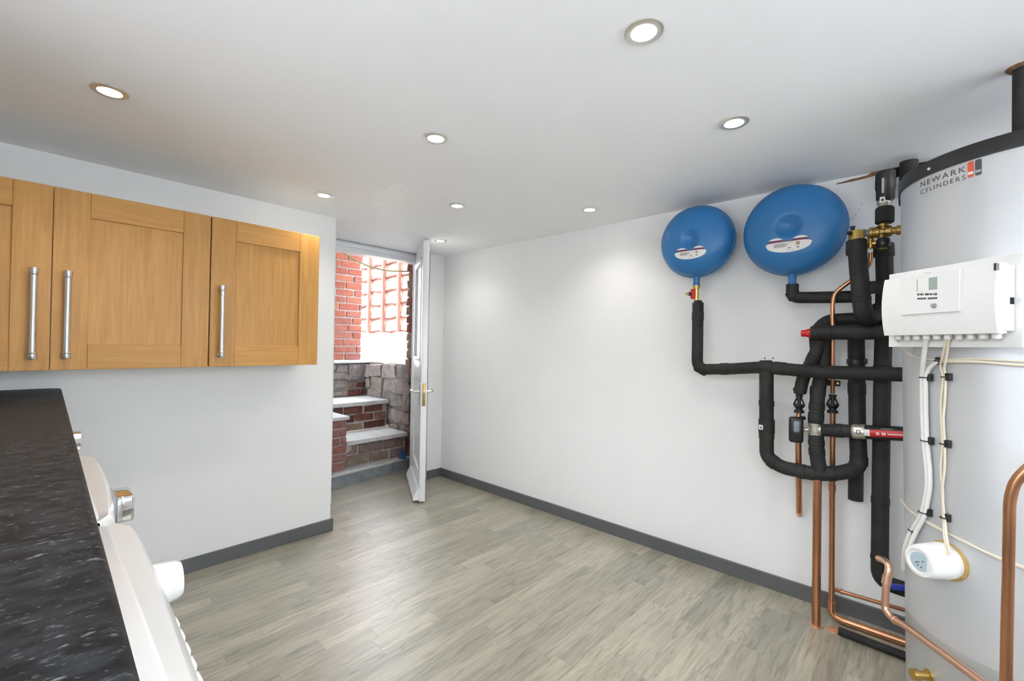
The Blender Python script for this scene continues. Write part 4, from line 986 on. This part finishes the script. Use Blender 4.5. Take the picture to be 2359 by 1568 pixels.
# drain cock near the bottom
dc = cyl(2140, 1556)
dk_ = thing('drain_cock', dc, 'small brass drain cock low on the cylinder', 'valve')
dn = Vector((dc.x-CX, dc.y-cyz(dc.z), 0)).normalized()
MB().lathe([(-.01, .02), (.004, .018), (.006, .012), (.03, .011), (.032, .016), (.046, .016), (.048, .008)], dc, dn, 12).build('body', 'brass', dk_)
MB().lathe([(.0, .008), (.022, .008), (.024, .005)], dc+dn*.03, (0, 0, -1), 10).build('outlet', 'brass', dk_)

# ================================================================== CONTROL BOX
ZQ, KQ = 1.10, 1.28
BLp = CAM+ray(2031, 706)*(ZQ*KQ); BRp = CAM+ray(2291, 688)*ZQ
bu = Vector((BRp.x-BLp.x, BRp.y-BLp.y, 0)); BW = bu.length; bu.normalize()
bn = Vector((bu.y, -bu.x, 0))
if bn.dot(CAM-BLp) < 0: bn = -bn
B0 = Vector((BLp.x, BLp.y, 0))
def onbox(px, py, n=0.):                          # sight line onto the plane n in front of the box face: (u, z)
    d = ray(px, py); t_ = (B0+bn*n-CAM).dot(bn)/d.dot(bn); p = CAM+d*t_; return (p-B0).dot(bu), p.z
def bp(u, n, z): return B0+bu*u+bn*n+Z2*z
MBX = Matrix((bu, bn, Z2)).transposed().to_4x4(); MBX.translation = B0
zbot = (onbox(2032, 770)[1]+onbox(2292, 770)[1])/2; ztop = (onbox(2034, 642)[1]+onbox(2289, 607)[1])/2
BD = .052
u0, _ = onbox(2047, 797, -BD); u1, _ = onbox(2357, 700, -BD)
zbb = (onbox(2047, 797, -BD)[1]+onbox(2357, 803, -BD)[1])/2; zbt = (onbox(2357, 582, -BD)[1]+onbox(2160, 612, -BD)[1])/2
board = MB().box((u0, -BD-.006, zbb), (u1, -BD, zbt), .001, 1, MBX).build('backing_board', 'appliance_white')
tag(board, 'flat white backing board fixed to the cylinder behind the control box', 'board')
cbx = thing('control_box', bp(BW/2, 0, zbot), 'white wall-hung heating control box with a small screen', 'control box')
n = 10; prof = []
for i in range(n+1):
    f = i/n; prof.append((-.010*(2*f-1)**2+.0, zbot+(ztop-zbot)*f))
prof = [(p[0], p[1]) for p in prof]
outline = [(-.034, zbot)]+prof+[(-.034, ztop)]
MB().prism([bp(0, q[0], q[1]) for q in outline], bu*BW).build('front_cover', 'appliance_white', cbx)
MB().box((.012, -BD, zbot+.006), (BW+.004, -.030, ztop-.006), .002, 1, MBX).build('case', 'appliance_white', cbx)
# flap with the display
du0, dz0 = onbox(2078, 726); du1, dz1 = onbox(2214, 618)
dz1 = ztop-.004
flap = MB().box((du0, -.006, dz0), (du1, .0035, dz1), .0012, 1, MBX).build('flap', 'appliance_white', cbx)
def plate(pa, pb, pc, pd, n_, th, mat, nm, par):
    us = [onbox(*q) for q in (pa, pb, pc, pd)]
    return MB().prism([bp(u_, n_, z_) for u_, z_ in us], bn*th).build(nm, mat, par)
plate((2142.5, 668), (2162, 666), (2162, 637), (2142.5, 640), .003, .0012, 'lcd', 'screen', flap)
plate((2115, 672), (2142.5, 668), (2142.5, 640), (2115, 643), .003, .0010, 'label_white', 'screen_cover', flap)
plate((2115, 672), (2117, 672), (2117, 643), (2115, 643.3), .003, .0014, 'print_grey', 'screen_edge', flap)
for i, (pa, pb) in enumerate(((2116, 2121), (2123, 2128), (2129.5, 2131), (2134, 2143), (2145, 2149), (2151, 2153), (2155, 2161.5))):
    plate((pa, 680.5-.06*i*2), (pb, 680-.06*i*2), (pb, 675.5-.06*i*2), (pa, 676-.06*i*2), .003, .0010, 'print_dark', 'printed_mark', flap)
for i, (pa, pb) in enumerate(((2116, 2122), (2123, 2129), (2130.5, 2136), (2140, 2145), (2146, 2151), (2152, 2156), (2157, 2161.5))):
    plate((pa, 690-.1*i*2), (pb, 689.6-.1*i*2), (pb, 685.4-.1*i*2), (pa, 686-.1*i*2), .003, .0010, 'print_dark', 'printed_mark', flap)
ku, kz = onbox(2155, 704); MB().lathe([(0, .0068), (.006, .0062), (.007, .005), (.007, 0)], bp(ku, .003, kz), bn, 18).build('dial', 'appliance_grey', flap)
plate((2131, 629.5), (2148, 628.5), (2148, 627.3), (2131, 628.3), .003, .0008, 'print_grey', 'small_print', flap)
su, sz = onbox(2290, 613); MB().box((BW-.004, -.012, sz-.010), (BW+.0012, -.002, sz+.008), .0005, 1, MBX).build('slot', 'black_plastic', cbx)
MB().box((BW+.0035, -.048, (zbot+ztop)/2-.016), (BW+.005, -.037, (zbot+ztop)/2+.001), .0003, 1, MBX).build('side_socket', 'void_black', cbx)
for i in range(10):
    uu = .022+i*(BW-.03)/9.5; s_ = random.uniform(.9, 1.15)
    MB().lathe([(0, .0115*s_), (.008, .0115*s_), (.009, .009*s_), (.018, .009*s_), (.021, .006)], bp(uu, -.036, zbot+.006), (0, 0, -1), 10).build('cable_gland', 'appliance_white', cbx)

# ================================================================== CABLES ON THE CYLINDER
def cable(lab, pths, r, mat, lift=.012, group='cables on the cylinder', fil=.03):
    t_ = None
    for k, pp_ in enumerate(pths):
        q = fillet([p if isinstance(p, Vector) else cyl(p[0], p[1], lift if len(p) < 3 else p[2]) for p in pp_], fil, 5)
        if t_ is None: t_ = thing('cable', q[0], lab, 'cable', group)
        MB().tube(q, r[k] if isinstance(r, list) else r, 10).build('strand', mat, t_)
    return t_
g1 = bp(onbox(2134, 775, -.036)[0], -.036, zbot-.01); g2 = bp(onbox(2181, 775, -.036)[0], -.036, zbot-.01); g3 = bp(onbox(2066, 775, -.036)[0], -.036, zbot-.01)
cw = cable('thick white cable bundle from the control box down to the thermostat', [[g1, (2128, 820, .03), (2124, 868), (2125, 950), (2128, 1015), (2135, 1080), (2137, 1120), (2124, 1185), (2097, 1225), (2083, 1265, .02), (2081, 1310, .01)],
            [(2162, 832), (2142, 845), (2132, 868), (2133, 950), (2135, 1015), (2142, 1080), (2143, 1120), (2131, 1188), (2108, 1228), (2094, 1262, .02), (2105, 1275, .03)]], [.0062, .0062], 'cable_white', .010)
cc = cable('cream twin cable twisting down to the side of the thermostat', [[g2, (2170, 825, .03), (2166, 845), (2174, 868), (2167, 920), (2168, 960), (2172, 1022), (2166, 1080), (2172, 1130), (2173, 1195), (2176, 1240, .03), (2183, 1278, .05)],
            [g2+bu*.006, (2180, 820, .03), (2174, 850), (2179, 868), (2177, 920), (2173, 960), (2176, 1022), (2177, 1080), (2169, 1130), (2177, 1195), (2180, 1240, .03), (2189, 1275, .05)]], .0032, 'cable_cream', .009)
ch1 = cable('pair of cream cables running right just below the backing board', [[g3, (2078, 803, .02), (2098, 818, .006), (2125, 826, .006), (2160, 829, .006), (2240, 826, .006), (2300, 829, .006), (2380, 834, .006)], [(2150, 833, .007), (2200, 832, .007), (2260, 833, .007), (2320, 839, .007), (2380, 843, .007)]], [.0028, .0044], 'cable_cream')
cdg = cable('thin cream cable looping diagonally across the cylinder to the right', [[at(2075, 1150, 0, 2.03), cyl(2090, 1170, .006), (2110, 1185, .005), (2160, 1215, .005), (2230, 1253, .005), (2300, 1284, .005), (2380, 1313, .005)], [at(2077, 1151, 0, 2.03), cyl(2092, 1173, .006), (2112, 1189, .005), (2162, 1219, .005), (2230, 1250, .005), (2300, 1288, .005), (2380, 1316, .005)]], .0026, 'cable_cream')
def tie(px, py, par, w_, sidepx):
    c = cyl(px, py, .010); a = math.atan2(c.y-cyz(c.z), c.x-CX); nrm = Vector((math.cos(a), math.sin(a), 0)); tg = Vector((-nrm.y, nrm.x, 0))
    ring = [c+tg*math.cos(t)*w_+nrm*math.sin(t)*.010+Vector((0, 0, .0)) for t in [2*PI*k/16 for k in range(17)]]
    MB().tube(ring, .0018, 6).build('cable_tie', 'black_plastic', par)
    b = cyl(sidepx, py, .006)
    M = Matrix((tg, nrm, Z2)).transposed().to_4x4(); M.translation = b
    MB().box((-.007, -.006, -.011), (.007, .006, .011), .001, 1, M).build('tie_base', 'black_plastic', par)
for px, py, par, w_, sp in ((2129, 869, cw, .014, 2142), (2132, 1015, cw, .014, 2144), (2127, 1180, cw, .014, 2140), (2177, 868, cc, .008, 2185), (2174, 1022, cc, .008, 2183), (2175, 1192, cc, .008, 2182), (2160, 831, ch1, .007, 2163), (2103, 1222, cw, .014, 2104)):
    tie(px, py, par, w_, sp)

# ================================================================== COPPER PIPES IN FRONT OF THE CYLINDER
def fr_(px, py, x): return at(px, py, 0, x)
L_ = [fr_(2024, 1286, 2.02), fr_(2035, 1289, 2.0), fr_(2050, 1300, 1.95), fr_(2042, 1340, 1.94), fr_(2038, 1402, 1.93), fr_(2056, 1425, 1.91), fr_(2085, 1441, 1.87), fr_(2170, 1502, 1.74), fr_(2290, 1592, 1.61)]
copper('pale copper pipe slanting down across the front of the cylinder', L_, .0108, .025, 'copper_pale', ((.42, .006), (.20, .03)), 'copper pipes in front of the cylinder')
Mx = [fr_(2316, 1640, 1.62), fr_(2326, 1148, 1.62), fr_(2340, 1105, 1.62), fr_(2420, 1030, 1.62)]
copper('upright copper pipe at the right edge, bending away in front of the cylinder', Mx, .0112, .05, 'copper', (), 'copper pipes in front of the cylinder')
